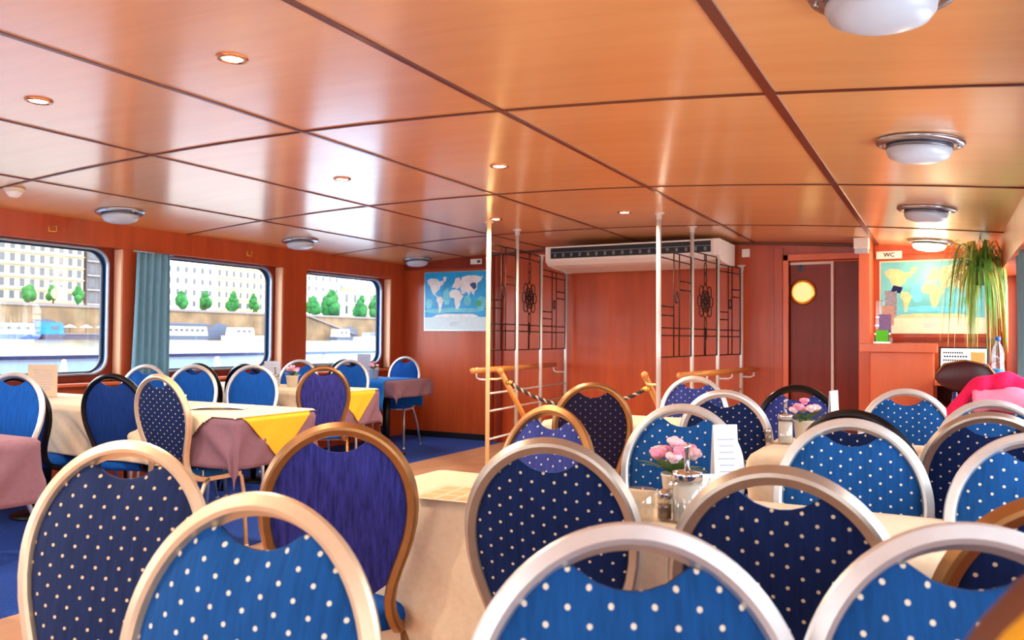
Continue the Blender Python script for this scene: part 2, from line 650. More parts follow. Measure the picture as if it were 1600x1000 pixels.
# windows along both sides: pitch 1.775 m, 1.34 m wide
WY = [(2.81 + 1.775 * i, 4.15 + 1.775 * i) for i in range(-3, 3)]
WZ0, WZ1 = 0.87, 1.865


def window(n, x, y0, y1, z0, z1, sgn, oy0, oy1, oz0, oz1):
    """window unit in a side wall; sgn = outward direction"""
    w, h = y1 - y0, z1 - z0
    inner = [(y0 + w / 2 + a, z0 + h / 2 + b) for a, b in rrect(w, h, 0.13, 8)]

    def onrect(a, b):
        cy, cz = y0 + w / 2, z0 + h / 2
        dy, dz = a - cy, b - cz
        t = min(((oy1 - cy) if dy > 0 else (cy - oy0)) / max(abs(dy), 1e-6), ((oz1 - cz) if dz > 0 else (cz - oz0)) / max(abs(dz), 1e-6))
        return (cy + dy * t, cz + dz * t)
    outer = [onrect(a, b) for a, b in inner]
    m = len(inner)
    mb = MB()
    xi, xo = x, x + sgn * 0.07
    vs = [(xi, a, b) for a, b in outer] + [(xi, a, b) for a, b in inner] + [(xo, a, b) for a, b in inner] + [(xo, a, b) for a, b in outer]
    fs = []
    mi = []
    for i in range(m):
        j = (i + 1) % m
        mb.add([vs[q] for q in (i, j, m + j, m + i)], [(0, 1, 2, 3)], 0, None, False)
        mb.add([vs[q] for q in (m + i, m + j, 2 * m + j, 2 * m + i)], [(0, 1, 2, 3)], 1)
        mb.add([vs[q] for q in (2 * m + i, 2 * m + j, 3 * m + j, 3 * m + i)], [(0, 1, 2, 3)], 0, None, False)
    o = struct(mb.build('window_%d' % n, ['mahogany_dark', 'frame_blue']))
    mb = MB()
    mb.sweep([(xi - sgn * .004, a, b) for a, b in inner], [(-.012, -.010), (-.012, .010), (.012, .010), (.012, -.010)], (1, 0, 0), 0, True)
    mb.build('window_frame', 'aluminium', o)
    mb = MB()
    mb.sweep([(xo - sgn * .022, y0 + w / 2 + (a - y0 - w / 2) * .982, z0 + h / 2 + (b - z0 - h / 2) * .975) for a, b in inner],
             [(-.012, -.009), (-.012, .009), (.012, .009), (.012, -.009)], (1, 0, 0), 0, True)
    mb.build('window_gasket', 'frame_dark', o)
    mb = MB()
    mb.prism([(xo - sgn * .012, a, b) for a, b in inner], (sgn * .006, 0, 0))
    mb.build('window_pane', 'window_glass', o)
    return o


def portal(name, loc, rot, sx, sy):
    l = bpy.data.lights.new(name, 'AREA')
    l.shape = 'RECTANGLE'
    l.size, l.size_y = sx, sy
    l.cycles.is_portal = True
    o = bpy.data.objects.new(name, l)
    COL.objects.link(o)
    o.location = loc
    o.rotation_euler = rot


for side, X, sg in (('left', XL, -1), ('right', XR, 1)):
    z1 = WZ1 if side == 'left' else 1.70
    top = ceil_z(X) + .05
    mb = MB()
    a, b = (X + sg * .02, X + sg * .2)
    mb.box(min(a, b), max(a, b), YB, YF + .1, -0.08, WZ0 - .06)
    if side == 'left':
        mb.box(X - .2, X, YB, YF + .1, z1 + .005, top)
    else:
        mb.box(XR - .07, XR + .2, YB, YF + .1, z1 + .01, top)
    o = struct(mb.build('wall_' + side, 'mahogany'))
    for i, (y0, y1) in enumerate(WY):
        oy0 = y0 - .035 if i else YB
        oy1 = WY[i + 1][0] - .4 if i < 5 else 7.78
        window(i + 1 + (6 if side == 'right' else 0), X + sg * .1, y0, y1, WZ0, z1 - .01, sg, y0 - .035, y1 + .075, WZ0 - .065, z1 + .01)
        portal('window_light', (X + sg * .24, (y0 + y1) / 2, (WZ0 + z1) / 2), (0, pi / 2 * (1 if sg > 0 else -1), 0), z1 - WZ0, y1 - y0)
        # pilaster beyond each window
        mb = MB()
        p0, p1 = y1 + .072, (WY[i + 1][0] - .03 if i < 5 else YF + .05)
        xa, xb = (X - .2, X) if side == 'left' else (X, X + .2)
        mb.box(xa, xb, p0, p1, WZ0 - .06, z1 + .01, 0, 0.006)
        struct(mb.build('trim_%d' % k, 'mahogany'))
        k += 1
        if side == 'left':
            mb = MB()
            mb.box(X - .095, X - .005, p0 - .02, p0 - .001, WZ0 - .05, z1, 0, 0.004)
            struct(mb.build('trim_%d' % k, 'lit_side_strip'))  # strip coloured as the lit side of the pilaster
            k += 1
    mb = MB()
    xa, xb = (X - .1, X + .035) if side == 'left' else (X - .035, X + .1)
    mb.box(xa, xb, YB, YF, WZ0 - .085, WZ0 - .06, 0, 0.006)
    struct(mb.build('trim_%d' % k, 'mahogany_light'))
    k += 1

# far wall with a door opening; aft wall's wide window, unseen, added for light
DX0, DX1, DZ = -1.315, -0.70, 1.93


def wall_poly(mb, x0, x1, z0, y0, y1, mi=0):
    st = max(2, int((x1 - x0) / .3))
    top = [(x0 + (x1 - x0) * i / st, y0, ceil_z(x0 + (x1 - x0) * i / st) + .06) for i in range(st + 1)]
    mb.prism([(x0, y0, z0), (x1, y0, z0)] + top[::-1], (0, y1 - y0, 0), mi)


mb = MB()
wall_poly(mb, XL - .3, DX0, -1.95, YF, YF + .12)
wall_poly(mb, DX1, XR + .3, -.08, YF, YF + .12)
wall_poly(mb, DX0, DX1, DZ, YF, YF + .12)
mb.box(DX0 - .3, DX1 + .3, YF + .3, YF + .36, -.08, 2.2)
struct(mb.build('wall_far', 'mahogany'))
mb = MB()
wall_poly(mb, XL - .3, -4.9, -.08, YB - .12, YB)
wall_poly(mb, -.45, XR + .3, -.08, YB - .12, YB)
wall_poly(mb, -4.9, -.45, 1.9, YB - .12, YB)
mb.box(-4.9, -.45, YB - .12, YB, -.08, .6)
struct(mb.build('wall_aft', 'mahogany'))
mb = MB()
for x in (-4.88, -3.4, -1.95, -.47):
    mb.box(x - .03, x + .03, YB - .09, YB - .03, .6, 1.9)
mb.box(-4.9, -.45, YB - .09, YB - .03, .6, .66)
mb.box(-4.9, -.45, YB - .09, YB - .03, 1.84, 1.9)
o = struct(mb.build('window_13', 'aluminium'))
MB().box(-4.85, -.5, YB - .066, YB - .06, .64, 1.86).build('window_pane', 'window_glass', o)
portal('window_light', (-2.67, YB - .16, 1.25), (pi / 2, 0, 0), 4.4, 1.26)
# corner strips on the far wall beside the stair, header band, baseboard
for x0, x1, mt in ((-4.62, -4.55, 'mahogany_dark'), (-4.50, -4.44, 'mahogany_dark')):
    struct(MB().box(x0, x1, YF - .03, YF, 0, 2.12, 0, .004).build('trim_%d' % k, mt))
    k += 1
struct(MB().box(XL + .01, -4.63, YF - .035, YF, 1.99, 2.13, 0, .004).build('trim_%d' % k, 'mahogany_dark'))
k += 1
struct(MB().box(XL + .01, -4.63, YF - .016, YF, 0, .07, 0, .003).build('baseboard_far', 'grille_black'))
# door frame, door leaf with porthole
mb = MB()
mb.box(DX0 - .05, DX0, YF - .05, YF + .06, 0, DZ + .06, 0, .005)
mb.box(DX1, DX1 + .06, YF - .05, YF + .06, 0, DZ + .06, 0, .005)
mb.box(DX0 - .05, DX1 + .06, YF - .05, YF + .06, DZ, DZ + .06, 0, .005)
struct(mb.build('trim_%d' % k, 'mahogany_light'))
k += 1
struct(MB().box(-1.45, DX0 - .055, YF - .03, YF, 0, 2.06, 0, .004).build('trim_%d' % k, 'mahogany'))
k += 1
mb = MB().box(DX0 + .005, -.945, YF + .03, YF + .07, .01, DZ - .01, 0, .004)
d = struct(mb.build('door_1', 'mahogany_dark'))
MB().box(-.945, -.92, YF + .02, YF + .075, .01, DZ - .01, 0, .003).build('door_edge', 'plastic_white', d)
MB().box(DX0 + .005, -.945, YF + .022, YF + .03, DZ - .035, DZ - .012).build('door_rail', 'plastic_white', d)
mb = MB()
mb.lathe([(.09, -.02), (.118, -.02), (.124, -.008), (.118, .004), (.09, .004), (.09, -.02)], (-1.195, YF + .03, 1.635), 32, 0, 'y')
pr = mb.build('porthole_ring', 'brass', d)
MB().lathe([(0, -.012), (.06, -.011), (.094, -.004), (.094, .004)], (-1.195, YF + .03, 1.635), 28, 0, 'y').build('porthole_glass', 'porthole_glow', d)
mb = MB().box(-1.245, -1.185, YF + .024, YF + .03, 1.83, 1.9)
sg_ = mb.build('door_plate', 'maroon_vinyl', d)
MB().lathe([(0, -.003), (.012, -.003), (.012, 0)], (-1.215, YF + .024, 1.884), 12, 0, 'y').prism([(-1.225, YF + .021, 1.868), (-1.205, YF + .021, 1.868), (-1.21, YF + .021, 1.838), (-1.22, YF + .021, 1.838)], (0, .003, 0)).build('figure', 'ink', sg_)
d2 = struct(MB().box(-.915, DX1 - .004, YF + .05, YF + .09, .01, DZ - .01, 0, .004).build('door_2', 'mahogany_dark'))
# column beside the counter
struct(MB().box(-.665, -.575, 7.62, YF, 0, 2.06, 0, .006).build('trim_%d' % k, 'mahogany_light'))
k += 1
struct(MB().box(-.57, XR, YF - .03, YF, 1.95, 2.06, 0, .004).build('trim_%d' % k, 'mahogany'))
k += 1
struct(MB().box(-.57, XR - .02, YF - .045, YF, 1.175, 1.21, 0, .004).build('trim_%d' % k, 'mahogany_dark'))
k += 1
struct(MB().box(-.03, XR - .02, YF - .06, YF, 0.93, 0.97, 0, .004).build('trim_%d' % k, 'mahogany_light'))
k += 1


# ------------------------------------------------------------------ chairs
CH = 0.965
HOOP = []        # right half of the hoop, top centre first: (x, z)
for i in range(21):
    t = radians(90 - 90 * i / 20)
    HOOP.append((0.177 * cos(t), 0.752 + (CH - .013 - 0.752) * sin(t)))
HOOP += [(0.175, .715), (0.168, .675), (0.156, .635), (0.142, .595), (0.130, .555), (0.124, .515), (0.128, .48), (0.137, .455)]


def back_y(z):
    return 0.095 * (CH - z) / (CH - .455)


FR = [(a * .0155, b * .0128) for a, b in ((1, .62), (.68, 1), (-.68, 1), (-1, .62), (-1, -.62), (-.68, -1), (.68, -1), (1, -.62))]


def hoop_r(phi):
    """distance from the cushion centre to the hoop at angle phi (0 = +x, 90 = up)"""
    poly = HOOP[:-3] + [(0.06, .505), (0, .50)]
    full = [(-x, z) for x, z in poly[::-1]] + poly[1:]
    dx, dz = cos(phi), sin(phi)
    best = .2
    for (x0, z0), (x1, z1) in zip(full, full[1:] + full[:1]):
        z0, z1 = z0 - .735, z1 - .735
        ex, ez = x1 - x0, z1 - z0
        den = dx * ez - dz * ex
        if abs(den) < 1e-9:
            continue
        t = (x0 * ez - z0 * ex) / den
        u = (x0 * dz - z0 * dx) / den
        if t > 0 and -1e-6 <= u <= 1 + 1e-6:
            best = t
    return best


def cushion(side, t, uvoff):
    NA = 56
    rings = [1.0, .985, .95, .88, .74, .5, .25]
    vs, uvs = [], []
    for rho in rings:
        for i in range(NA):
            phi = 2 * pi * i / NA + .001
            r = hoop_r(phi) - .009
            # hand hole: bite a round scoop out of the top
            zc, R = .988 - .735, .094
            bq = sin(phi) * zc
            disc = bq * bq - (zc * zc - R * R)
            if disc > 0 and bq > 0:
                r = min(r, bq - sqrt(disc))
            x, z = r * rho * cos(phi), .735 + r * rho * sin(phi)
            th = .004 + t * (1 - rho ** 5)
            vs.append((x, back_y(z) + side * th, z))
            uvs.append((x + uvoff[0], z + uvoff[1]))
    vs.append((0, back_y(.735) + side * (t + .004), .735))
    uvs.append((uvoff[0], .735 + uvoff[1]))
    fs = []
    for k_ in range(len(rings) - 1):
        for i in range(NA):
            a, b = k_ * NA + i, k_ * NA + (i + 1) % NA
            fs.append((a, b, b + NA, a + NA))
    l = (len(rings) - 1) * NA
    for i in range(NA):
        fs.append((l + i, l + (i + 1) % NA, len(vs) - 1))
    # rim back to the middle plane
    base = len(vs)
    for i in range(NA):
        x, y, z = vs[i]
        vs.append((x, back_y(z), z))
        uvs.append(uvs[i])
    for i in range(NA):
        fs.append((i, base + i, base + (i + 1) % NA, (i + 1) % NA))
    return MB().add(vs, fs, 0, uvs)


def seat_mb():
    prof = [(1.0, .43), (1.02, .45), (1.0, .468), (.95, .478), (.8, .486), (.4, .49)]
    NA = 40
    vs, uvs = [], []
    for s_, z in prof:
        for i in range(NA):
            a = 2 * pi * i / NA
            c, q = cos(a), sin(a)
            e = 2 / 3.6
            x = math.copysign(abs(c) ** e, c)
            y = math.copysign(abs(q) ** e, q)
            w = .182 + .012 * y
            vs.append((x * w * s_, .285 + y * .19 * s_, z))
            uvs.append((x * w * s_, y * .19 * s_))
    vs.append((0, .285, .491))
    uvs.append((0, 0))
    fs = []
    for k_ in range(len(prof) - 1):
        for i in range(NA):
            a, b = k_ * NA + i, k_ * NA + (i + 1) % NA
            fs.append((a, b, b + NA, a + NA))
    l = (len(prof) - 1) * NA
    for i in range(NA):
        fs.append((l + i, l + (i + 1) % NA, len(vs) - 1))
    fs.append(tuple(range(NA)))
    return MB().add(vs, fs, 0, uvs)


def hoop_mb():
    half = [(x, back_y(z), z) for x, z in HOOP]
    rail = [(.146, .115, .437), (.152, .15, .425), (.158, .22, .42), (.166, .32, .42), (.17, .42, .42)]
    right = half[::1] + rail
    left = [(-x, y, z) for x, y, z in right]
    path = left[::-1] + right[1:]
    return MB().sweep(path, FR, (0, 0, 1))


def leg_mb(kind, s):
    if kind == 'front':
        p = [(s * .169, .41, .42), (s * .172, .43, .40), (s * .178, .445, .3), (s * .186, .46, .012)]
    else:
        p = [(s * .16, .20, .42), (s * .166, .17, .40), (s * .176, .09, .25), (s * .186, .01, .012)]
    m = MB().tube(p, .0115, 8)
    x, y, z = p[-1]
    m.lathe([(0, 0), (.014, 0), (.014, .022), (.0115, .024)], (x, y, 0), 10)
    return m


CACHE = {}


def chair_meshes():
    if 'hoop' not in CACHE:
        CACHE['hoop'] = hoop_mb()
        CACHE['front'] = cushion(1, .02, (0, 0))
        CACHE['back'] = cushion(-1, .012, (.011, .007))
        CACHE['seat'] = seat_mb()
        CACHE['apron'] = MB().tube([(.166, .41, .42), (0, .415, .42), (-.166, .41, .42)], .01, 8).tube([(.158, .2, .42), (0, .2, .42), (-.158, .2, .42)], .01, 8)
    return CACHE


def make_chair(front, back, seat, frame):
    c = chair_meshes()
    t = thing('banquet_chair', 'chair', 'chair')
    hp = c['hoop'].build('back_frame', frame, t)
    hp.data.set_sharp_from_angle(angle=radians(30))
    c['front'].build('backrest', front, t)
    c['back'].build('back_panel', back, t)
    c['seat'].build('seat', seat, t)
    c['apron'].build('seat_frame', frame, t)
    for kd in ('front', 'rear'):
        for s in (-1, 1):
            leg_mb(kd, s).build('leg', frame, t)
    return t


PROTO = {}
KINDS = {'dot': ('velvet_front', 'velvet_back_shaded', 'velvet_front'),
         'shaded': ('velvet_front_shaded', 'velvet_back_shaded', 'velvet_front_shaded'),
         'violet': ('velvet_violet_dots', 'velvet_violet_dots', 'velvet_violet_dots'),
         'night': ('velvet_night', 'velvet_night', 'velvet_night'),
         'plain': ('velvet_front_plain', 'velvet_back_plain_shaded', 'velvet_front_plain'),
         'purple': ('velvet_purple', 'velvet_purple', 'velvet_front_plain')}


def chair(kind, frame, x, y, deg, label, group, h=CH):
    key = (kind, frame)
    if key in PROTO:
        o = dup(PROTO[key], (x, y, 0), radians(deg))
    else:
        o = PROTO[key] = make_chair(*KINDS[kind], frame)
        o.location = (x, y, 0)
        o.rotation_euler = (0, 0, radians(deg))
    s = h / CH
    o.scale = (1, 1, s)
    tag(o, label, 'chair', group)
    return o


G1 = 'banquet chairs around the aisle tables'
G2 = 'banquet chairs around the window tables'
CHAIRS = [
    # foreground
    ('dot', 'frame_champagne', -.785, .785, 190, 'bright blue dotted chair with champagne frame, front left, facing the camera'),
    ('shaded', 'frame_champagne', -1.40, 1.04, 201, 'slate navy dotted chair with champagne frame at the lower left corner'),
    ('purple', 'frame_bronze', -1.275, 1.51, 38, 'plain purple-blue chair with bronze frame at the left end of the cream table'),
    ('dot', 'frame_silver', -.31, .86, 206, 'bright blue dotted chair with silver frame, front centre, facing the camera'),
    ('dot', 'frame_silver', .02, 1.05, 197, 'bright blue dotted chair with silver frame, front right, facing the camera'),
    ('dot', 'frame_silver_shaded', -.72, 1.50, 13, 'dark navy dotted chair back with silver frame left of the glass sugar shaker'),
    ('dot', 'frame_silver_shaded', -.24, 1.36, 2, 'dark navy dotted chair back with silver frame below the tall white menu card'),
    ('dot', 'frame_bronze', .165, 1.34, 10, 'bronze-framed chair mostly cut off by the right picture edge, lowest one there'),
    # far side of the first aisle table
    ('violet', 'frame_bronze', -1.06, 2.25, 164, 'violet-blue dotted chair with gold frame across the near cream table, left one'),
    ('dot', 'frame_silver', -.735, 2.53, 188, 'bright blue dotted chair with silver frame behind the pink flowers on the near table'),
    ('dot', 'frame_silver', -.22, 2.30, 183, 'bright blue dotted chair across the near table, in front of a black-framed one'),
    ('dot', 'frame_silver', .185, 2.17, 180, 'bright blue dotted chair with silver frame at the right picture edge, facing the camera'),
    # second row
    ('night', 'frame_bronze', -1.46, 3.53, 26, 'almost black dotted chair with bronze frame in front of the stair rope'),
    ('dot', 'frame_silver', -.80, 3.33, 8, 'dark navy dotted chair back with silver frame behind the tall menu card'),
    ('violet', 'frame_silver', -1.25, 4.52, 188, 'violet-blue dotted chair with silver frame below the right stair screen'),
    ('dot', 'frame_black', -.245, 2.59, -14, 'black-framed chair back to back with a silver-framed blue dotted chair'),
    ('dot', 'frame_silver_shaded', .115, 2.73, 3, 'dark navy dotted chair back with silver frame in front of the pink jacket'),
    ('dot', 'frame_silver', -.15, 3.88, 183, 'bright blue dotted chair with silver frame in front of the orange counter'),
    ('violet', 'frame_black', -.60, 3.90, 190, 'violet-blue dotted chair with black frame in front of the cabin door'),
    ('dot', 'frame_silver', .145, 3.33, 180, 'blue dotted chair with silver frame wearing the pink jacket'),
]
for kd, fr, x, y, dg, lb in CHAIRS:
    chair(kd, fr, x, y, dg, lb, G1)
for kd, fr, x, y, dg, lb, h in [
    ('plain', 'frame_silver', -4.32, 2.52, 204, 'plain blue chair with silver frame at the left picture edge, under the first window', .975),
    ('plain', 'frame_black', -4.57, 2.66, 24, 'plain dark blue chair half hidden behind the leftmost silver-framed chair', .945),
    ('plain', 'frame_black', -3.98, 2.83, 22, 'plain blue chair with dark frame below the corner of the first window', .965),
    ('dot', 'frame_champagne', -3.57, 2.80, 4, 'navy chair back with fine dots and gold frame beside the long window table', .975),
    ('plain', 'frame_silver', -4.80, 4.08, 206, 'plain blue chair with silver frame behind the table, left one under the second window', .965),
    ('plain', 'frame_black', -5.05, 4.32, 12, 'plain dark blue chair back to back with the left silver chair of the second window', .965),
    ('plain', 'frame_silver', -4.48, 4.34, 212, 'plain blue chair with silver frame behind the white leaflet, middle of the second window', .965),
    ('plain', 'frame_black', -4.68, 4.44, 14, 'plain dark blue chair half hidden behind the middle chair of the second window', .965),
    ('plain', 'frame_silver', -5.08, 3.90, 200, 'plain blue chair with silver frame mostly hidden behind the dotted gold chair', .965),
    ('purple', 'frame_bronze', -3.92, 4.46, 40, 'plain purple-blue chair with bronze frame left of the yellow topper, mid room', .965),
    ('plain', 'frame_silver', -5.20, 5.60, 204, 'plain blue chair with silver frame behind the pink flowers under the third window', .965),
    ('plain', 'frame_silver', -4.88, 5.92, 204, 'plain blue chair with silver frame in the middle under the third window', .965),
    ('plain', 'frame_black', -5.02, 6.0, 12, 'dark-framed plain blue chair peeking over a purple-blue one under the third window', .965),
    ('plain', 'frame_silver', -5.27, 7.34, 192, 'plain blue chair with silver frame against the far wall left of the stair', .965),
]:
    chair(kd, fr, x, y, dg, lb, G2, h)


# ------------------------------------------------------------------ tables and cloths
TZ = 0.752


def drape(x0, x1, y0, y1, L, sx, sy, rot, ox, oy, z=TZ, seed=0, wav=.012, flare=.05, keep=None):
    """a sheet (half sizes sx, sy turned by rot, centre ox, oy) laid over the table rectangle, layer L"""
    rnd = random.Random(seed)
    p1, p2 = rnd.uniform(0, 6), rnd.uniform(0, 6)
    hx, hy, cx, cy = (x1 - x0) / 2, (y1 - y0) / 2, (x0 + x1) / 2, (y0 + y1) / 2
    e = .004 + L * .0045
    vs, uvs, fs = [], [], []
    nx = max(16, int(2 * sx / (.010 if keep else .022)))
    ny = max(16, int(2 * sy / (.010 if keep else .022)))
    cr, sr = cos(rot), sin(rot)

    def fold(px, py):
        ax = max(abs(px) - hx, 0) * (1 if px > 0 else -1)
        ay = max(abs(py) - hy, 0) * (1 if py > 0 else -1)
        bx, by = max(-hx, min(hx, px)), max(-hy, min(hy, py))
        d = hypot(ax, ay)
        if d < 1e-6:
            return (cx + bx, cy + by, z + e)
        ux, uy = ax / d, ay / d
        R = .012 + e
        arc = R * pi / 2
        if d < arc:
            q = d / R
            return (cx + bx + ux * R * sin(q), cy + by + uy * R * sin(q), z + e - R * (1 - cos(q)))
        dd = d - arc
        s = (px * 1.0 + py * 1.3)
        w = wav * (sin(s * 19 + p1) + .6 * sin(s * 31 + p2)) * min(1, dd / .12)
        out = R + flare * dd + max(w, -.6 * wav) + .004 * L + .006
        return (cx + bx + ux * out, cy + by + uy * out, z + e - R - dd * .985)
    for i in range(nx + 1):
        for j in range(ny + 1):
            p, q = -sx + 2 * sx * i / nx, -sy + 2 * sy * j / ny
            vs.append(fold(ox + p * cr - q * sr, oy + p * sr + q * cr))
            uvs.append((p, q))
    for i in range(nx):
        for j in range(ny):
            a = i * (ny + 1) + j
            if keep:
                p, q = -sx + 2 * sx * (i + .5) / nx, -sy + 2 * sy * (j + .5) / ny
                if not keep(abs(ox + p * cr - q * sr), abs(oy + p * sr + q * cr), hx, hy, ox + p * cr - q * sr):
                    continue
            fs.append((a, a + ny + 1, a + ny + 2, a + 1))
    return MB().add(vs, fs, 0, uvs)


def solid(o, th=.0015):
    md = o.modifiers.new('cloth_thickness', 'SOLIDIFY')
    md.thickness = th
    md.offset = 1
    return o


def table(x0, x1, y0, y1, label, peds):
    cx, cy = (x0 + x1) / 2, (y0 + y1) / 2
    t = thing('dining_table', label, 'table', (cx, cy, 0), 0, 'cabin dining tables')
    MB().box(x0 - cx, x1 - cx, y0 - cy, y1 - cy, TZ - .03, TZ, 0, .004).build('tabletop', 'mahogany_dark', t)
    for px in peds:
        MB().tube([(px - cx, 0, .02), (px - cx, 0, TZ - .03)], .036, 14).build('column', 'black_metal', t)
        MB().lathe([(0, 0), (.2, 0), (.2, .012), (.06, .03), (.036, .035), (0, .035)], (px - cx, 0, 0), 24).build('base', 'black_metal', t)
    return t


def cloth(name, mat, label, cat, *a, **k):
    o = drape(*a, **k).build(name, mat)
    solid(o)
    return tag(o, label, cat, 'table linen')


# aisle tables
table(-1.40, .06, 1.77, 2.14, 'near aisle table under a long cream cloth', (-1.1, -.35))
cloth('tablecloth', 'linen_cream', 'long cream tablecloth on the near aisle table with the pink flowers', 'tablecloth',
      -1.40, .06, 1.77, 2.14, 0, .73 + .34, .185 + .42, 0, 0, 0, seed=2, flare=.015, wav=.007)
table(-1.80, -.95, 3.72, 4.22, 'aisle table in front of the stair, behind the almost black chair', (-1.4,))
cloth('tablecloth', 'linen_cream', 'cream tablecloth on the table in front of the stair rope', 'tablecloth',
      -1.80, -.95, 3.72, 4.22, 0, .425 + .3, .25 + .3, 0, 0, 0, seed=3)
table(-.62, .30, 3.02, 3.62, 'aisle table with flowers in front of the counter', (-.15,))
cloth('tablecloth', 'linen_cream', 'cream tablecloth with the flower pot in front of the cabin door', 'tablecloth',
      -.62, .30, 3.02, 3.62, 0, .46 + .1, .3 + .3, 0, 0, 0, seed=4)
# window tables
L1 = (-5.7, -3.24, 1.42, 1.97)
table(*L1, 'window table cut by the left picture edge', (-5.2, -4.0))
cloth('tablecloth', 'linen_mauve', 'mauve tablecloth hanging at the left picture edge', 'tablecloth', *L1, 0, 1.23 + .27, .275 + .27, 0, 0, 0, seed=5)
cloth('table_topper', 'linen_yellow', 'yellow corner of a topper on the mauve cloth at the left edge', 'table topper', *L1, 1, .36, .36, pi / 4, .72, 0, seed=6, wav=.004)
L2 = (-5.7, -3.18, 2.96, 3.52)
table(*L2, 'long window table with the white leaflet on it', (-5.2, -3.95))
cloth('tablecloth', 'linen_mauve', 'mauve tablecloth hanging from the window table with the white leaflet', 'tablecloth', *L2, 0, 1.26 + .27, .28 + .27, 0, 0, 0, seed=7)
cloth('table_topper', 'linen_yellow', 'yellow triangular topper hanging from the table end with the white leaflet', 'table topper', *L2, 1, .40, .40, pi / 4, .96, 0, seed=8, wav=.004, keep=lambda ax, ay, hx, hy, px: ay < hy - .03)
cloth('table_topper', 'linen_cream', 'cream topper spread over the long window table with the white leaflet', 'table topper', *L2, 2, 1.29, .28 + .30, 0, 0, 0, seed=9, wav=.01,
      keep=lambda ax, ay, hx, hy, px: px < hx + .02 and (ay < hy + .02 or px < hx - .12 - 1.2 * (ay - hy)))
L3 = (-5.7, -4.02, 4.66, 5.20)
table(*L3, 'window table with pink flowers between second and third window', (-4.9,))
cloth('tablecloth', 'linen_mauve', 'mauve tablecloth on the middle window table between second and third window', 'tablecloth', *L3, 0, .84 + .27, .27 + .27, 0, 0, 0, seed=10)
cloth('table_topper', 'linen_yellow', 'yellow topper hanging from the middle window table beside the purple-blue chair', 'table topper', *L3, 1, .42, .42, pi / 4, .5, 0, seed=11, wav=.004, keep=lambda ax, ay, hx, hy, px: ay < hy - .03)
cloth('table_topper', 'linen_cream', 'cream topper on the middle window table under the flower pots', 'table topper', *L3, 2, .87, .27 + .2, 0, 0, 0, seed=12, wav=.006,
      keep=lambda ax, ay, hx, hy, px: px < hx + .02 and (ay < hy + .02 or px < hx - .12 - 1.2 * (ay - hy)))
L4 = (-5.7, -4.62, 6.28, 6.86)
table(*L4, 'far window table with a black pedestal near the far wall', (-4.95,))
cloth('tablecloth', 'linen_mauve', 'short mauve tablecloth on the far window table', 'tablecloth', *L4, 0, .54 + .17, .29 + .17, 0, 0, 0, seed=13)
cloth('table_topper', 'linen_blue', 'bright blue topper on the far window table', 'table topper', *L4, 1, .44, .29 + .3, 0, -.02, 0, seed=14, wav=.006)


# ------------------------------------------------------------------ table ware
TT = TZ + .0075          # top of a single cloth
TT3 = TZ + .0165


def blossom(mb, c, r, rnd, n=7):
    for k_ in range(n):
        a = 2 * pi * k_ / n + rnd.uniform(-.3, .3)
        el = rnd.uniform(.1, .9)
        d = Vector((cos(a) * cos(el), sin(a) * cos(el), sin(el)))
        p = Vector(c) + d * r * .55
        mb.ball(p, r * .52, (1, 1, .75), 7, 5, 0)
    mb.ball(c, r * .6, (1, 1, 1), 7, 5, 0)


def flower_pot(x, y, z, label, r=.042, h=.075, fl=.085, nb=8, seed=1):
    rnd = random.Random(seed)
    t = thing('potted_flower', label, 'flower pot', (x, y, z), 0, 'pink flowers in white pots')
    MB().lathe([(0, 0), (r * .78, 0), (r, h), (r * 1.05, h), (r * 1.05, h + .006), (r * .92, h + .006), (r * .9, h - .012), (0, h - .012)], seg=24).build('pot', 'ceramic', t)
    MB().lathe([(0, h - .006), (r * .9, h - .009)], seg=16).build('soil', 'soil', t)
    m = MB()
    for k_ in range(11):
        a = 2 * pi * k_ / 11 + rnd.uniform(-.2, .2)
        L = rnd.uniform(.05, .085) * fl / .085
        w = .016 * fl / .085
        up = rnd.uniform(.2, .9)
        pts = []
        for i in range(6):
            s_ = i / 5
            d = r * .5 + L * s_
            zz = h + .01 + L * (up * s_ - .35 * s_ * s_)
            hw = w * sin(pi * (.12 + .86 * s_))
            pts.append(((d * cos(a) - hw * sin(a), d * sin(a) + hw * cos(a), zz), (d * cos(a) + hw * sin(a), d * sin(a) - hw * cos(a), zz)))
        vs = [p for q in pts for p in q]
        m.add(vs, [(2 * i, 2 * i + 1, 2 * i + 3, 2 * i + 2) for i in range(5)])
    for k_ in range(nb):
        a = 2 * pi * k_ / nb
        m.tube([(0, 0, h - .01), (.02 * cos(a), .02 * sin(a), h + fl * .4)], .0022, 5)
    m.build('foliage', 'leaf_dark', t)
    for k_ in range(nb):
        a = 2 * pi * k_ / max(1, nb - 1) + rnd.uniform(-.25, .25)
        rr = 0 if k_ == nb - 1 else fl * .52
        zz = h + fl * (.95 if k_ == nb - 1 else rnd.uniform(.5, .78))
        b = MB()
        blossom(b, (rr * cos(a), rr * sin(a), zz), fl * .27, rnd)
        b.build('blossom', 'petal' if k_ % 2 else 'petal_pale', t)
    return t


flower_pot(-.60, 1.99, TT, 'pink flowers in a white pot on the near cream table', .034, .07, .085, 9, 3)
flower_pot(-.505, 3.45, TT, 'pink flowers in a white pot on the table before the cabin door', .042, .085, .082, 8, 5)
flower_pot(-4.69, 4.96, TT3, 'pink flowers in a white pot on the middle window table', .05, .085, .08, 7, 8)
flower_pot(-5.02, 6.45, TT + .0045, 'pale pink flowers in a white pot on the far blue window table', .05, .09, .07, 6, 9)


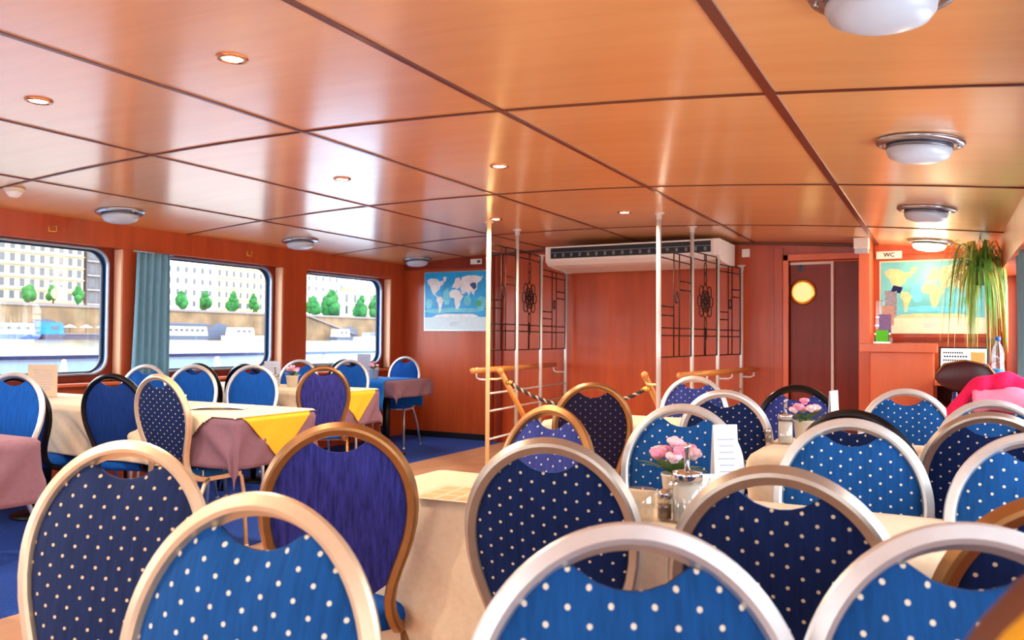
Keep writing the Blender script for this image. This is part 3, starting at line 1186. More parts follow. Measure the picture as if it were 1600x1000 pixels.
def sugar_shaker(x, y, z, label, r=.029, h=.1):
    t = thing('sugar_shaker', label, 'sugar shaker', (x, y, z), 0, 'glass sugar shakers')
    MB().lathe([(r * .95, 0), (r, .004), (r, h), (r * .97, h), (r * .97, .004), (0, .004)], seg=20).build('jar', 'clear_glass', t)
    MB().lathe([(0, .005), (r * .93, .005), (r * .93, h * .86), (0, h * .88)], seg=20).build('sugar', 'sugar', t)
    MB().lathe([(r * 1.04, h - .004), (r * 1.04, h + .012), (r * .98, h + .016), (r * .34, h + .019), (r * .3, h + .02), (0, h + .02)], seg=20).build('lid', 'chrome', t)
    MB().tube([(0, 0, h + .02), (0, 0, h + .07), (.004, 0, h + .078)], .0068, 10).build('spout', 'chrome', t)
    return t


sugar_shaker(-.515, 1.80, TT, 'glass sugar shaker with chrome spout on the near cream table', .033, .098)
sugar_shaker(-.565, 3.37, TT, 'glass sugar shaker beside the flowers before the cabin door')
sugar_shaker(-4.78, 4.86, TT3, 'white sugar shaker beside the flowers on the middle window table', .034, .09)


def shaker(x, y, z, label, fill, r=.017, h=.05):
    t = thing('spice_shaker', label, 'spice shaker', (x, y, z), 0, 'small salt and pepper shakers')
    MB().lathe([(r, 0), (r, h), (r * .94, h), (r * .94, .003), (0, .003)], seg=16).build('jar', 'clear_glass', t)
    MB().lathe([(0, .004), (r * .9, .004), (r * .9, h * .7), (0, h * .7)], seg=16).build('filling', fill, t)
    MB().lathe([(r * 1.05, h), (r * 1.05, h + .012), (r * .6, h + .019), (0, h + .02)], seg=16).build('lid', 'chrome', t)


shaker(-.567, 1.80, TT, 'pepper shaker between the tumbler and the sugar shaker', 'pepper')
shaker(-.572, 1.90, TT, 'salt shaker behind the pepper shaker on the near table', 'sugar', .016, .056)
shaker(-.63, 3.36, TT, 'pepper shaker left of the sugar shaker before the door', 'pepper', .014, .04)
t = thing('tumbler', 'clear glass tumbler left of the pepper shaker on the near table', 'glass', (-.61, 1.765, TT))
MB().lathe([(0, .006), (.024, .006), (.032, .072), (.0335, .072), (.0265, 0), (0, 0)], seg=24).build('bowl', 'clear_glass', t)
t = thing('napkin_holder', 'metal napkin holder with white napkins right of the sugar shaker', 'napkin holder', (-.505, 1.93, TT), radians(28))
m = MB()
for s in (-1, 1):
    for q in (-.035, 0, .035):
        m.tube([(q - .02, s * .012, .004), (q, s * .03, .085), (q + .02, s * .012, .004)], .002, 6)
m.box(-.055, .055, -.015, .015, 0, .004)
m.build('wire_frame', 'chrome', t)
for q in range(4):
    MB().box(-.042, .042, -.008 + q * .0045, -.006 + q * .0045, .004, .092 - q * .003).build('napkin', 'paper', t)


def menu_card(x, y, z, deg, w, h, label, mat='paper', spread=.035, lines=True):
    t = thing('menu_card', label, 'menu card', (x, y, z), radians(deg), 'standing menu cards')
    m = MB()
    for s in (-1, 1):
        m.prism([(-w / 2, s * spread, 0), (w / 2, s * spread, 0), (w / 2, s * .002, h), (-w / 2, s * .002, h)], (0, s * -.0012, 0))
    m.build('card', mat, t)
    if lines:
        m = MB()
        for s in (-1, 1):
            for k_ in range(9):
                f = .82 - k_ * .075
                yy = s * (spread + (.002 - spread) * f + .0008)
                ww = w * (.3 if k_ % 3 else .36)
                y2 = s * (spread + (.002 - spread) * (f + .018) + .0008)
                m.add([(-ww, yy, h * f), (ww, yy, h * f), (ww, y2, h * (f + .018)), (-ww, y2, h * (f + .018))], [(0, 1, 2, 3)], 0, None, False)
        m.build('printed_lines', 'ink_faint', t)
    return t


menu_card(-.475, 1.985, TT, 38, .062, .205, 'tall white menu card right of the flowers on the near table', 'paper', .022)
menu_card(-.40, 3.50, TT, 78, .09, .21, 'narrow white menu card seen edge-on before the cabin door', 'paper', .012, False)
menu_card(-5.25, 3.24, TT3, 58, .17, .21, 'beige menu card standing in front of the grey curtain', 'paper_beige')
menu_card(-5.0, 5.05, TT3, 45, .13, .20, 'grey menu card behind the flowers under the second pilaster', 'paper_grey')
menu_card(-5.28, 6.62, TT + .0045, 40, .14, .24, 'grey menu card on the far blue window table', 'paper_grey')
t = thing('leaflet', 'open white leaflet lying on the long window table', 'leaflet', (-3.58, 3.22, TT3), radians(35))
MB().prism([(-.15, -.08, .001), (0, -.08, .02), (0, .08, .02), (-.15, .08, .001)], (0, 0, .0012)).build('page', 'paper', t)
MB().prism([(0, -.08, .02), (.15, -.08, .002), (.15, .08, .002), (0, .08, .02)], (0, 0, .0012)).build('page', 'paper_grey', t)
t = thing('place_mat', 'orange printed paper place mat on the near cream table', 'place mat', (-1.08, 1.83, TT), radians(5))
MB().box(-.15, .15, -.1, .1, 0, .0012).build('sheet', 'paper_beige', t)
m = MB()
for a in range(5):
    for b in range(3):
        m.box(-.13 + a * .054, -.13 + a * .054 + .04, -.082 + b * .058, -.082 + b * .058 + .044, .0013, .0017)
m.build('print', 'mat_print', t)
t = thing('coffee_cup', 'small white cup behind the gold dotted chair on the window table', 'cup', (-4.0, 3.3, TT3))
MB().lathe([(0, .004), (.018, .004), (.034, .055), (.036, .055), (.02, 0), (0, 0)], seg=20).build('bowl', 'ceramic', t)
MB().tube([(.03, 0, .045), (.048, 0, .043), (.05, 0, .028), (.026, 0, .016)], .003, 6).build('handle', 'ceramic', t)


# ------------------------------------------------------------------ stair screens, rope
def screen(name, label, pts, tops, rail_off, slope, flip):
    """pts: four pole feet along the stair edge"""
    t = thing(name, label, 'room divider', (pts[0][0], pts[0][1], 0), 0, 'iron screens beside the stair')
    ox, oy = pts[0]
    P = [(x - ox, y - oy) for x, y in pts]
    for i, ((x, y), zt) in enumerate(zip(P, tops)):
        m = MB().tube([(x, y, 0), (x, y, zt)], .017 if i else .019, 12)
        m.lathe([(0, 0), (.04, 0), (.04, .008), (.02, .012)], (x, y, 0), 16)
        m.lathe([(.022, -.05), (.024, -.012), (.04, -.008), (.04, 0), (0, 0)], (x, y, zt), 16)
        pole = m.build('pole', 'cream_paint' if (i == 0 and flip > 0) else 'pole_paint', t)
    for i in range(3):
        (xa, ya), (xb, yb) = P[i], P[i + 1]
        L = hypot(xb - xa, yb - ya)
        ux, uy = (xb - xa) / L, (yb - ya) / L
        g0, g1 = .03, L - .03
        z0, z1 = EYE - .10, EYE + (.815 if i < 2 else .69)
        if flip < 0:
            z0, z1 = EYE - .135, EYE + (.70 if i != 1 else .76)
        q = lambda s, z: (xa + ux * s, ya + uy * s, z)
        r = .0055
        m = MB()

        def bar(s0, za, s1, zb):
            m.tube([q(s0, za), q(s1, zb)], r, 6)
        for a, b, c, d_ in ((g0, z0, g0, z1), (g1, z0, g1, z1), (g0, z0, g1, z0), (g0, z1, g1, z1), (g0, z0 + .17, g1, z0 + .17), (g0, z0 + .23, g1, z0 + .23),
                            (g0, z1 - .06, g1, z1 - .06)):
            bar(a, b, c, d_)
        W_ = g1 - g0
        if i != 1:
            s1_, s2_ = (g0 + W_ * .42, g0 + W_ * .6)
            bar(s1_, z0, s1_, z1)
            bar(s2_, z0, s2_, z1)
            zm = (z0 + z1) / 2
            for zz in (zm - .09, zm - .02):
                bar(g0 if i == 0 else s2_ * 0 + g0, zz, s1_, zz)
            for zz in (zm + .13, zm + .2):
                bar(s2_, zz, g1, zz)
            sm = (s1_ + s2_) / 2
            m.tube([q(sm + .028 * cos(a * pi / 6), zm + .06 + .045 * sin(a * pi / 6)) for a in range(12)], r, 6, 0, True)
        else:
            sm, zm = (g0 + g1) / 2, (z0 + z1) / 2 + .03
            bar(sm, z0, sm, z0 + .23)
            bar(sm - .02, z0, sm - .02, z0 + .23)
            bar(sm - .02, z1 - .06, sm - .02, z1)
            bar(sm + .02, z1 - .06, sm + .02, z1)
            k_ = min(1, W_ / .42)
            for dx, dz in ((0, .0), (-.07, 0), (.07, 0), (-.14, 0), (.14, 0), (-.1, .085), (.1, .085), (-.1, -.085), (.1, -.085), (0, .1), (0, -.1), (-.04, .05), (.04, .05), (-.04, -.05), (.04, -.05)):
                m.tube([q(sm + dx * k_ + .05 * k_ * cos(a * pi / 6), zm + dz + .05 * sin(a * pi / 6)) for a in range(12)], r * .9, 6, 0, True)
            for dz in (.2, .29, -.2, -.29):
                m.tube([q(sm + .028 * cos(a * pi / 6), zm + dz + .055 * sin(a * pi / 6)) for a in range(12)], r * .9, 6, 0, True)
        m.build('iron_panel', 'iron', t)
    # guard rails low on the screen
    for zz in (EYE - .47, EYE - .62, EYE - .86):
        MB().tube([(P[0][0], P[0][1], zz), (P[3][0], P[3][1], zz)], .009, 8).build('guard_rail', 'pole_paint', t)
    # level wooden handrail on brackets, on the outer side
    hz = EYE - .275
    hx = rail_off
    a, b = (P[0][0] + hx, P[0][1] - .06, hz), (P[3][0] + hx, P[3][1] - .03, hz)
    if flip < 0:
        a = (P[0][0] + hx, P[0][1] + .12, hz)
    m = MB().tube([a, b], .024, 12)
    m.ball(a, .027, (1, 1.2, 1), 12, 8)
    m.build('handrail', 'handrail_wood', t)
    for (x, y) in (P[0], P[3]) if flip > 0 else (P[1], P[2], P[3]):
        yb = min(y, b[1] - .03)
        MB().tube([(x, y, hz - .075), (x + hx * .75, yb, hz - .075), (x + hx, yb, hz - .06), (x + hx, yb, hz - .015)], .0085, 8).build('bracket', 'pole_paint', t)
    # handrail running down with the stair, inside
    hx = -rail_off * (.8 if flip > 0 else 1.0)
    x, y = P[0]
    p0, p1 = (x + hx, y + .06, hz), (x + hx, y + .06 + 1.25, hz - 1.25 * slope)
    m = MB().tube([p0, p1], .024, 12)
    m.ball(p0, .03, (1, 1, 1), 12, 8)
    m.build('handrail', 'handrail_wood', t)
    MB().tube([(x, y, hz - .07), (x + hx * .7, y + .05, hz - .07), (x + hx, y + .1, hz - .06)], .0085, 8).build('bracket', 'cream_paint', t)
    return t


LP = [(-3.44, 5.98), (-3.45, 6.52), (-3.52, 7.16), (-3.60, 7.93)]
RP = [(-1.935, 5.98), (-1.90, 6.78), (-1.84, 7.42), (-1.745, 7.96)]
screen('stair_screen', 'white poles with iron panels on the left side of the stair', LP,
       [ceil_z(-3.44), ceil_z(-3.45), EYE + .83, EYE + .77], -.11, .95, 1)
screen('stair_screen', 'white poles with iron panels on the right side of the stair', RP,
       [ceil_z(-1.935), ceil_z(-1.9), EYE + .78, EYE + .73], .13, .75, -1)
t = thing('rope_barrier', 'dark twisted rope hung across the top of the stair', 'rope', (-3.3, 6.0, 0))
A, B = Vector((-3.25, 6.02, .80)), Vector((-2.04, 6.0, .79))
for s in range(3):
    pts = []
    for i in range(81):
        u = i / 80
        p = A.lerp(B, u) - Vector((0, 0, .17 * (1 - (2 * u - 1) ** 2)))
        a = u * 2 * pi * 17 + s * 2 * pi / 3
        pts.append(p + Vector((0, cos(a), sin(a))) * .009 - Vector((-3.3, 6.0, 0)))
    MB().tube(pts, .0095, 6).build('strand', 'rope_dark' if s < 2 else 'rope_light', t)
for p in (A, B):
    MB().lathe([(0, -.03), (.018, -.03), (.02, 0), (.018, .03), (0, .03)], (p.x + 3.3, p.y - 6.0, p.z), 12, 0, 'x').build('end_cap', 'brass', t)

# ------------------------------------------------------------------ air conditioner
t = thing('air_conditioner', 'long white air conditioner under the ceiling over the stair', 'air conditioner', (-2.73, 7.36, 0))
ax0, ax1, az1, az0 = -.80, .86, 2.10, 1.905
m = MB()
prof = [(0, az1), (0, az1 - .02), (.0, az0 + .05), (.06, az0 + .01), (.14, az0 - .005), (.55, az0 - .03), (.62, az0 - .02), (.62, az1)]
m.prism([(ax0, y, z) for y, z in prof], (ax1 - ax0, 0, 0), 0, False)
m.build('body', 'plastic_white', t)
for x0, x1 in ((ax0 - .035, ax0), (ax1, ax1 + .06)):
    m = MB()
    m.prism([(x0, y - .012, z - (.004 if z < 2 else 0)) for y, z in prof], (x1 - x0, 0, 0), 0, False)
    m.build('end_cap', 'plastic_white', t)
MB().box(ax0 + .02, ax1 - .02, -.006, .004, az0 + .075, az1 - .015).build('air_outlet', 'grille_black', t)
for i in range(18):
    x = ax0 + .07 + i * (ax1 - ax0 - .14) / 17
    MB().box(x - .012, x + .012, -.01, -.004, az0 + .09, az0 + .125, 0, .002).build('louvre', 'grille_grey', t)
MB().box(ax0 + .02, ax1 - .02, -.016, -.006, az0 + .132, az0 + .138).build('vane', 'grille_grey', t)
o = MB().box(0, .075, 0, .03, 0, .08, 0, .006).build('junction_box', 'plastic_white', None, (-1.755, YF - .03, 1.985))
tag(o, 'small white box on the wall right of the air conditioner', 'junction box')

# ------------------------------------------------------------------ ceiling lamps
SP = [(-2.21, 2.02, 'recessed downlight nearest the camera, upper left of the ceiling'), (-3.39, 2.05, 'recessed downlight at the far left of the ceiling'),
      (-3.34, 3.95, 'recessed downlight above the second window table, left of the middle batten'), (-2.23, 3.99, 'recessed downlight in the middle of the ceiling'),
      (-3.30, 5.85, 'recessed downlight beside the top of the left stair pole'), (-2.17, 5.86, 'recessed downlight left of the right stair pole top'),
      (-2.2, .1, 'recessed downlight over the aisle behind the camera'), (-3.35, .1, 'recessed downlight over the window side behind the camera')]
base = None
for i, (x, y, lb) in enumerate(SP):
    z = ceil_z(x)
    if base is None:
        t = thing('downlight', lb, 'ceiling light', (x, y, z), 0, 'round recessed downlights')
        MB().lathe([(.036, -.001), (.04, -.009), (.052, -.007), (.056, 0), (.036, 0)], seg=28).build('ring', 'copper_ring', t)
        MB().lathe([(0, -.004), (.036, -.004), (.036, 0)], seg=24).build('lens', 'bulb', t)
        ld = bpy.data.lights.new('downlight_bulb', 'SPOT')
        ld.energy = SPOT_W
        ld.color = (1, .83, .62)
        ld.spot_size = radians(150)
        ld.spot_blend = .6
        ld.shadow_soft_size = .04
        lo = bpy.data.objects.new('bulb', ld)
        COL.objects.link(lo)
        lo.parent = t
        lo.location = (0, 0, -.03)
        base = t
    else:
        dup(base, (x, y, z), 0, lb)
DM = [(-5.37, 3.87, 'switched-off dome lamp above the first pilaster'), (-5.38, 5.77, 'switched-off dome lamp above the second window'), (-5.40, 7.72, 'switched-off dome lamp in the far left corner'),
      (-.09, 3.75, 'large switched-off dome lamp at the right of the ceiling'), (-.10, 5.67, 'switched-off dome lamp just before the lit one'), (-.13, 2.10, 'dome lamp cut by the top edge of the picture'),
      (-.11, 7.50, 'lit dome lamp glowing over the counter')]
base = None
for i, (x, y, lb) in enumerate(DM):
    z = ceil_z(x)
    rz = 0
    sl = math.atan(-2 * .0168 * (x + 3.2143))
    if i in (0, 6):
        t = thing('dome_lamp', lb, 'ceiling light', (x, y, z), 0, 'round ceiling dome lamps')
        MB().lathe([(0, 0), (.165, 0), (.172, -.008), (.165, -.018), (.13, -.024), (.124, -.02)], seg=40).build('metal_ring', 'lamp_ring', t)
        MB().lathe([(.124, -.02), (.128, -.03), (.124, -.038), (.118, -.036)], seg=40).build('inner_ring', 'lamp_ring_inner', t)
        MB().lathe([(.124, -.03), (.124, -.05), (.112, -.07), (.08, -.083), (.04, -.089), (0, -.09)], seg=40).build('glass_dome', 'opal_lit' if i == 6 else 'opal_glass', t)
        MB().lathe([(0, -.028), (.006, -.028), (.006, -.018)], (.147, 0, 0), 8).lathe([(0, -.028), (.006, -.028), (.006, -.018)], (-.147, 0, 0), 8).build('screw', 'chrome', t)
        if i == 6:
            ld = bpy.data.lights.new('dome_bulb', 'POINT')
            ld.energy = DOME_W
            ld.color = (1, .78, .45)
            ld.shadow_soft_size = .1
            lo = bpy.data.objects.new('bulb', ld)
            COL.objects.link(lo)
            lo.parent = t
            lo.location = (0, 0, -.2)
        else:
            base = t
    else:
        t = dup(base, (x, y, z), 0, lb)
    t.rotation_euler = (0, -sl, 0)
t = thing('smoke_detector', 'white smoke detector on the ceiling at the left picture edge', 'smoke detector', (-5.20, 3.0, ceil_z(-5.2)))
MB().lathe([(0, 0), (.062, 0), (.062, -.014), (.052, -.022), (0, -.022)], seg=28).build('base', 'plastic_cream', t)
MB().lathe([(.05, -.022), (.046, -.034), (.03, -.054), (.022, -.058), (0, -.058)], seg=28).build('sensor', 'plastic_white', t)

# ------------------------------------------------------------------ signs, small wall things
t = thing('exit_sign_lamp', 'white emergency lamp where the thick batten meets the column', 'emergency lamp', (-.63, 7.50, 1.94))
MB().box(-.06, .06, -.05, .07, .02, .115, 0, .008).build('housing', 'plastic_white', t)
MB().box(-.055, .055, -.04, .06, -.015, .02, 0, .006).build('lens', 'opal_glass', t)
t = thing('wc_sign', 'white sign reading WC above the right world map', 'sign', (-.445, YF - .034, 1.95))
MB().box(-.105, .105, -.005, 0, -.034, .034, 0, .002).build('plate', 'plastic_white', t)
text('lettering', 'WC', .052, 'grille_black', t, (0, -.006, 0), (pi / 2, 0, 0))
t = thing('wall_sign', 'small white sign above the left world map beside the pole', 'sign', (-4.76, YF - .038, 2.06))
MB().box(-.09, .06, -.005, 0, -.03, .03, 0, .002).build('plate', 'plastic_white', t)
MB().box(.0, .045, -.0065, -.005, -.014, .014).build('symbol', 'ink', t)
for y, lb in ((3.63, 'tiny framed plate on the header above the first window'), (5.54, 'tiny framed plate on the header above the second window')):
    t = thing('number_plate', lb, 'plate', (XL + .001, y, 1.96), 0, 'small plates over the windows')
    m = MB().sweep([(0, a, b) for a, b in ((-.03, -.022), (.03, -.022), (.03, .022), (-.03, .022))], [(-.004, -.004), (-.004, .004), (.004, .004), (.004, -.004)], (1, 0, 0), 0, True)
    m.build('rim', 'brass', t)
    MB().box(0, .002, -.028, .028, -.02, .02).build('face', 'mahogany', t)

# ------------------------------------------------------------------ world maps
CONT = {
    'north_america': [(.04, .83), (.1, .88), (.2, .86), (.24, .8), (.3, .82), (.31, .74), (.26, .7), (.24, .62), (.2, .58), (.19, .53), (.15, .56), (.19, .49), (.22, .46), (.2, .45), (.14, .52), (.11, .6), (.09, .7), (.05, .76)],
    'greenland': [(.3, .9), (.36, .9), (.34, .8), (.31, .78)],
    'south_america': [(.21, .46), (.27, .46), (.31, .38), (.29, .3), (.27, .2), (.26, .12), (.24, .1), (.235, .2), (.225, .3), (.195, .38)],
    'africa': [(.43, .6), (.5, .62), (.56, .58), (.6, .48), (.63, .47), (.58, .36), (.57, .26), (.54, .18), (.51, .18), (.49, .3), (.48, .42), (.42, .44), (.4, .52)],
    'europe': [(.44, .64), (.45, .7), (.48, .76), (.5, .86), (.56, .88), (.58, .78), (.57, .66), (.52, .62), (.48, .66)],
    'asia': [(.58, .64), (.575, .8), (.6, .88), (.7, .92), (.82, .91), (.9, .88), (.93, .9), (.9, .8), (.84, .74), (.84, .62), (.8, .56), (.79, .48), (.76, .52), (.74, .58), (.71, .46), (.68, .56), (.64, .52), (.6, .5), (.585, .58)],
    'australia': [(.8, .34), (.86, .38), (.91, .32), (.9, .24), (.85, .22), (.8, .26)],
}


def world_map(name, label, x0, x1, z0, z1, margin, mats, frame):
    t = thing(name, label, 'wall map', (x0, YF, z0), 0, 'world maps on the far wall')
    w, h = x1 - x0, z1 - z0
    MB().box(-.012, w + .012, -.016, -.001, -.014, h + .012, 0, .003).build('frame', frame, t)
    MB().box(0, w, -.019, -.016, margin * h, h).build('sea', mats[0], t)
    MB().box(0, w, -.019, -.016, 0, margin * h).build('margin', mats[1], t)
    hh = h * (1 - margin)

    def q(u, v, y):
        return (u * w, y, margin * h + v * hh)
    m = MB()
    rnd = random.Random(3)
    lay = 0
    for (u, v, a, b) in ((.2, .14, .2, .05), (.45, .16, .22, .05), (.72, .15, .22, .05), (.36, .45, .06, .2), (.9, .3, .08, .16), (.07, .3, .06, .12), (.69, .36, .06, .12)):
        lay += .00012
        m.prism([q(min(1, max(0, u + a * cos(k_ * pi / 10) * rnd.uniform(.85, 1.1))), max(.0, v + b * sin(k_ * pi / 10) * rnd.uniform(.8, 1.1)), -.0194 - lay) for k_ in range(20)], (0, .0003, 0))
    m.build('shallows', mats[2], t)
    for nme, P in CONT.items():
        m = MB()
        m.prism([q(u, v, -.0205) for u, v in P], (0, .001, 0))
        mt = mats[3]
        if nme == 'australia':
            mt = mats[5]
        m.build('landmass', mt, t)
    m = MB()
    m.prism([q(u, v, -.0212) for u, v in ((.72, .72), (.78, .76), (.82, .74), (.83, .64), (.79, .6), (.75, .66))], (0, .0006, 0))
    m.build('landmass', mats[4], t)
    m = MB()
    m.prism([q(u, v, -.0205) for u, v in ((.13, 0), (.2, .055), (.35, .075), (.6, .07), (.78, .065), (.86, .02), (.86, 0))], (0, .001, 0))
    m.build('landmass', mats[3], t)
    m = MB()
    for a in range(3):
        m.box(w * .42, w * (.56 - a * .03), -.0196, -.019, h * margin * (.55 - a * .12), h * margin * (.59 - a * .12))
    m.build('caption_lines', 'ink_faint', t)
    return t


world_map('world_map', 'bright blue world map on the far wall left of the stair', -5.50, -4.63, 1.27, 1.95, .22,
          ('map_sea', 'map_margin', 'map_shelf', 'map_land', 'map_land_dark', 'map_green'), 'aluminium')
world_map('world_map', 'pale green-blue world map above the counter, partly behind the plant', -.515, .30, 1.255, 1.885, .2,
          ('map_sea_pale', 'map_margin_cream', 'map_shelf', 'map_land_tan', 'map_land_brown', 'map_green'), 'map_margin_cream')

# ------------------------------------------------------------------ counter, desk and what stands there
t = thing('counter', 'orange wooden counter in front of the right world map', 'counter', (-.33, 7.30, 0))
MB().box(-.20, .25, -.26, .26, 0, 1.085, 0, .006).build('body', 'mahogany_light', t)
MB().box(-.28, .275, -.30, .30, 1.085, 1.155, 0, .006).build('worktop', 'mahogany_light', t)
t = thing('shelf_desk', 'low wooden desk with open shelves right of the counter', 'desk', (.16, 7.15, 0))
MB().box(-.235, .255, -.4, .3, .845, .875, 0, .004).build('desktop', 'mahogany_light', t)
MB().box(-.225, .25, -.36, .28, .66, .68, 0, .003).build('shelf', 'mahogany_light', t)
MB().box(-.225, .25, .26, .28, .0, .845).build('back_board', 'mahogany_dark', t)
for x in (-.235, .235):
    MB().box(x, x + .018, -.38, .28, 0, .845).build('side_panel', 'mahogany_dark', t)
MB().box(-.225, .25, -.36, .28, .05, .07).build('shelf', 'mahogany_dark', t)
for i, (x, w_, h_, mt) in enumerate([(-.18, .03, .24, 'maroon_vinyl'), (-.14, .022, .26, 'paper_beige'), (-.11, .03, .22, 'leaflet_dark'), (-.07, .026, .25, 'paper_grey'), (-.035, .03, .23, 'maroon_vinyl')]):
    t = thing('folder', ['maroon folder leaning at the left of the desk shelf', 'beige folder on the desk shelf', 'dark red folder in the middle of the desk shelf',
                         'grey folder on the desk shelf', 'maroon folder at the right of the desk shelf'][i], 'folder', (.16 + x, 6.95, .071), 0, 'folders on the desk shelf')
    MB().box(-w_ / 2, w_ / 2, -.08, .1, 0, h_, 0, .003).build('cover', mt, t)
    MB().box(-w_ * .35, w_ * .35, -.082, -.078, h_ * .55, h_ * .8).build('spine_label', 'paper', t)
# laptop
t = thing('laptop', 'open laptop with a white page on its screen on the desk', 'laptop', (.12, 7.13, .875))
MB().box(-.17, .17, -.2, .0, 0, .016, 0, .004).build('keyboard_base', 'laptop_shell', t)
lid = MB().box(-.17, .17, -.006, .004, 0, .25, 0, .003).build('lid', 'laptop_shell', t)
lid.location = (0, 0, .012)
lid.rotation_euler = (radians(-14), 0, radians(-4))
MB().box(-.155, .155, -.0085, -.006, .014, .236).build('screen', 'screen_white', lid)
m = MB()
for r_, (xa, xb) in enumerate([(-.14, -.0), (-.135, .03), (-.14, .0)]):
    nn_ = 9
    for c_ in range(nn_):
        x = xa + (xb - xa) * c_ / nn_
        m.box(x, x + (xb - xa) / nn_ * .74, -.0095, -.0085, .195 - r_ * .03, .21 - r_ * .03)
m.build('text_lines', 'screen_ink', lid)
MB().box(.05, .145, -.0095, -.0085, .12, .21).build('picture', 'screen_orange', lid)
# leaflet rack on the counter
t = thing('leaflet_rack', 'clear rack of leaflets on the counter', 'leaflet rack', (-.45, 7.22, 1.155))
m = MB()
for i in range(4):
    y = -.1 + i * .07
    m.box(-.06, .06, y, y + .003, i * .07, i * .07 + .012)
m.box(-.062, -.059, -.1, .14, 0, .05)
m.box(.059, .062, -.1, .14, 0, .05)
m.box(-.06, .06, -.1, .14, 0, .003)
m.prism([(-.06, .12, .003), (.06, .12, .003), (.06, .15, .36), (-.06, .15, .36)], (0, .004, 0))
m.build('stand', 'clear_glass', t)
for i, (mt, h_, lb) in enumerate([('leaflet_green', .1, 'bright green leaflet at the bottom of the rack on the counter'), ('leaflet_violet', .16, 'violet leaflet second from the bottom of the rack'),
                                  ('leaflet_peach', .16, 'peach leaflet third from the bottom of the rack'), ('leaflet_grey', .22, 'pale leaflet with a dark spot at the top of the rack')]):
    y = -.094 + i * .07
    s = thing('leaflet', lb, 'leaflet', (-.45 + i * .018, 7.22 + y, 1.160 + i * .07), 0, 'leaflets in the counter rack')
    m = MB().prism([(-.045, 0, 0), (.045, 0, 0), (.045, .02, h_), (-.045, .02, h_)], (0, .004, 0))
    m.build('sheet', mt, s)
    if i == 3:
        MB().prism([(-.02, .011, .1), (.02, .011, .1), (.022, .0155, .15), (-.018, .0155, .15)], (0, .002, 0)).build('picture', 'leaflet_dark', s)
        MB().prism([(.0, .019, .215), (.07, .019, .195), (.09, .022, .245), (.02, .022, .265)], (0, .003, 0)).build('corner', 'leaflet_navy', s)
# water bottle
t = thing('water_bottle', 'clear plastic water bottle with blue cap on the desk by the right wall', 'bottle', (.335, 6.84, .875))
MB().lathe([(0, .004), (.036, 0), (.041, .012), (.041, .13), (.038, .145), (.041, .16), (.041, .21), (.03, .26), (.015, .29), (.014, .312), (0, .313)], seg=24).build('body', 'bottle_plastic', t)
MB().lathe([(.0418, .03), (.0422, .04), (.0422, .09), (.0418, .1)], seg=24).build('label_band', 'label_blue', t)
MB().lathe([(0, .335), (.0165, .335), (.018, .33), (.018, .308), (0, .308)], seg=20).build('cap', 'blue_plastic', t)
# maroon chair at the desk and the navy bottle before it
t = thing('office_chair', 'dark maroon round-backed chair at the desk', 'chair', (.12, 6.44, 0))
m = MB()
m.ball((0, 0, .93), .19, (1, .16, .55), 28, 14)
m.build('backrest', 'maroon_vinyl', t)
MB().tube([(-.185, -.01, .93), (-.13, -.015, 1.015), (0, -.018, 1.042), (.13, -.015, 1.015), (.185, -.01, .93)], .007, 8).build('back_rim', 'frame_bronze', t)
MB().tube([(0, .02, .86), (0, .05, .6), (0, .15, .45)], .018, 10).build('back_post', 'black_metal', t)
MB().lathe([(0, .43), (.18, .43), (.2, .45), (.19, .48), (0, .49)], (0, .2, 0), 28).build('seat', 'maroon_vinyl', t)
MB().tube([(0, .2, .05), (0, .2, .44)], .022, 12).build('column', 'black_metal', t)
for i in range(5):
    a = 2 * pi * i / 5
    MB().tube([(0, .2, .07), (.22 * cos(a), .2 + .22 * sin(a), .03)], .013, 8).ball((.22 * cos(a), .2 + .22 * sin(a), .022), .022, (1, 1, 1), 10, 6).build('leg', 'black_metal', t)
t = thing('wine_bottle', 'glossy navy bottle standing on the table in front of the maroon chair', 'bottle', (.012, 3.45, TT))
t.location = (.03, 3.5, TT)
MB().lathe([(0, 0), (.017, 0), (.018, .01), (.018, .14), (.016, .17), (.010, .195), (.009, .22), (0, .221)], seg=20).build('body', 'bottle_navy', t)
MB().lathe([(.0184, .07), (.0186, .08), (.0186, .12), (.0184, .13)], seg=20).build('label_band', 'paper_grey', t)
# pink jacket hung over the chair back
t = thing('jacket', 'bright pink fleece jacket draped over a chair back at the right', 'jacket', (.185, 3.36, 0), radians(2))
m = MB()
NU, NV = 34, 22
vs, uvs, fs = [], [], []
for i in range(NU + 1):
    u = -1 + 2 * i / NU
    for j in range(NV + 1):
        v = j / NV              # 0 = hem behind the chair, 1 = fold that falls forward
        top = 1.045 - .135 * abs(u) ** 2.4 + .006 * sin(u * 11 + 1)
        w = .175
        if v < .7:
            q = 1 - v / .7
            y, z = .045 + .03 * q + .012 * sin(u * 13) * q, top - .5 * q ** 1.3
        else:
            q = (v - .7) / .3
            y, z = .045 - .05 * sin(q * pi / 2), top + .012 * sin(q * pi) - .045 * q * q * (1 + .25 * sin(u * 5))
        vs.append((u * w * (1 + .10 * (1 - min(1, v / .7))), y + .006 * sin(u * 17 + v * 6), z))
        uvs.append((u * w, v * .6))
for i in range(NU):
    for j in range(NV):
        a = i * (NV + 1) + j
        fs.append((a, a + NV + 1, a + NV + 2, a + 1))
m.add(vs, fs, 0, uvs)
solid(m.build('shell', 'pink_fleece', t), .01)
MB().tube([vs[i * (NV + 1) + NV] for i in range(NU + 1)], .005, 8).build('edge_binding', 'pink_lining', t)
MB().tube([vs[j] for j in range(NV + 1)], .005, 8).build('edge_binding', 'pink_lining', t)
m = MB()
vs2 = []
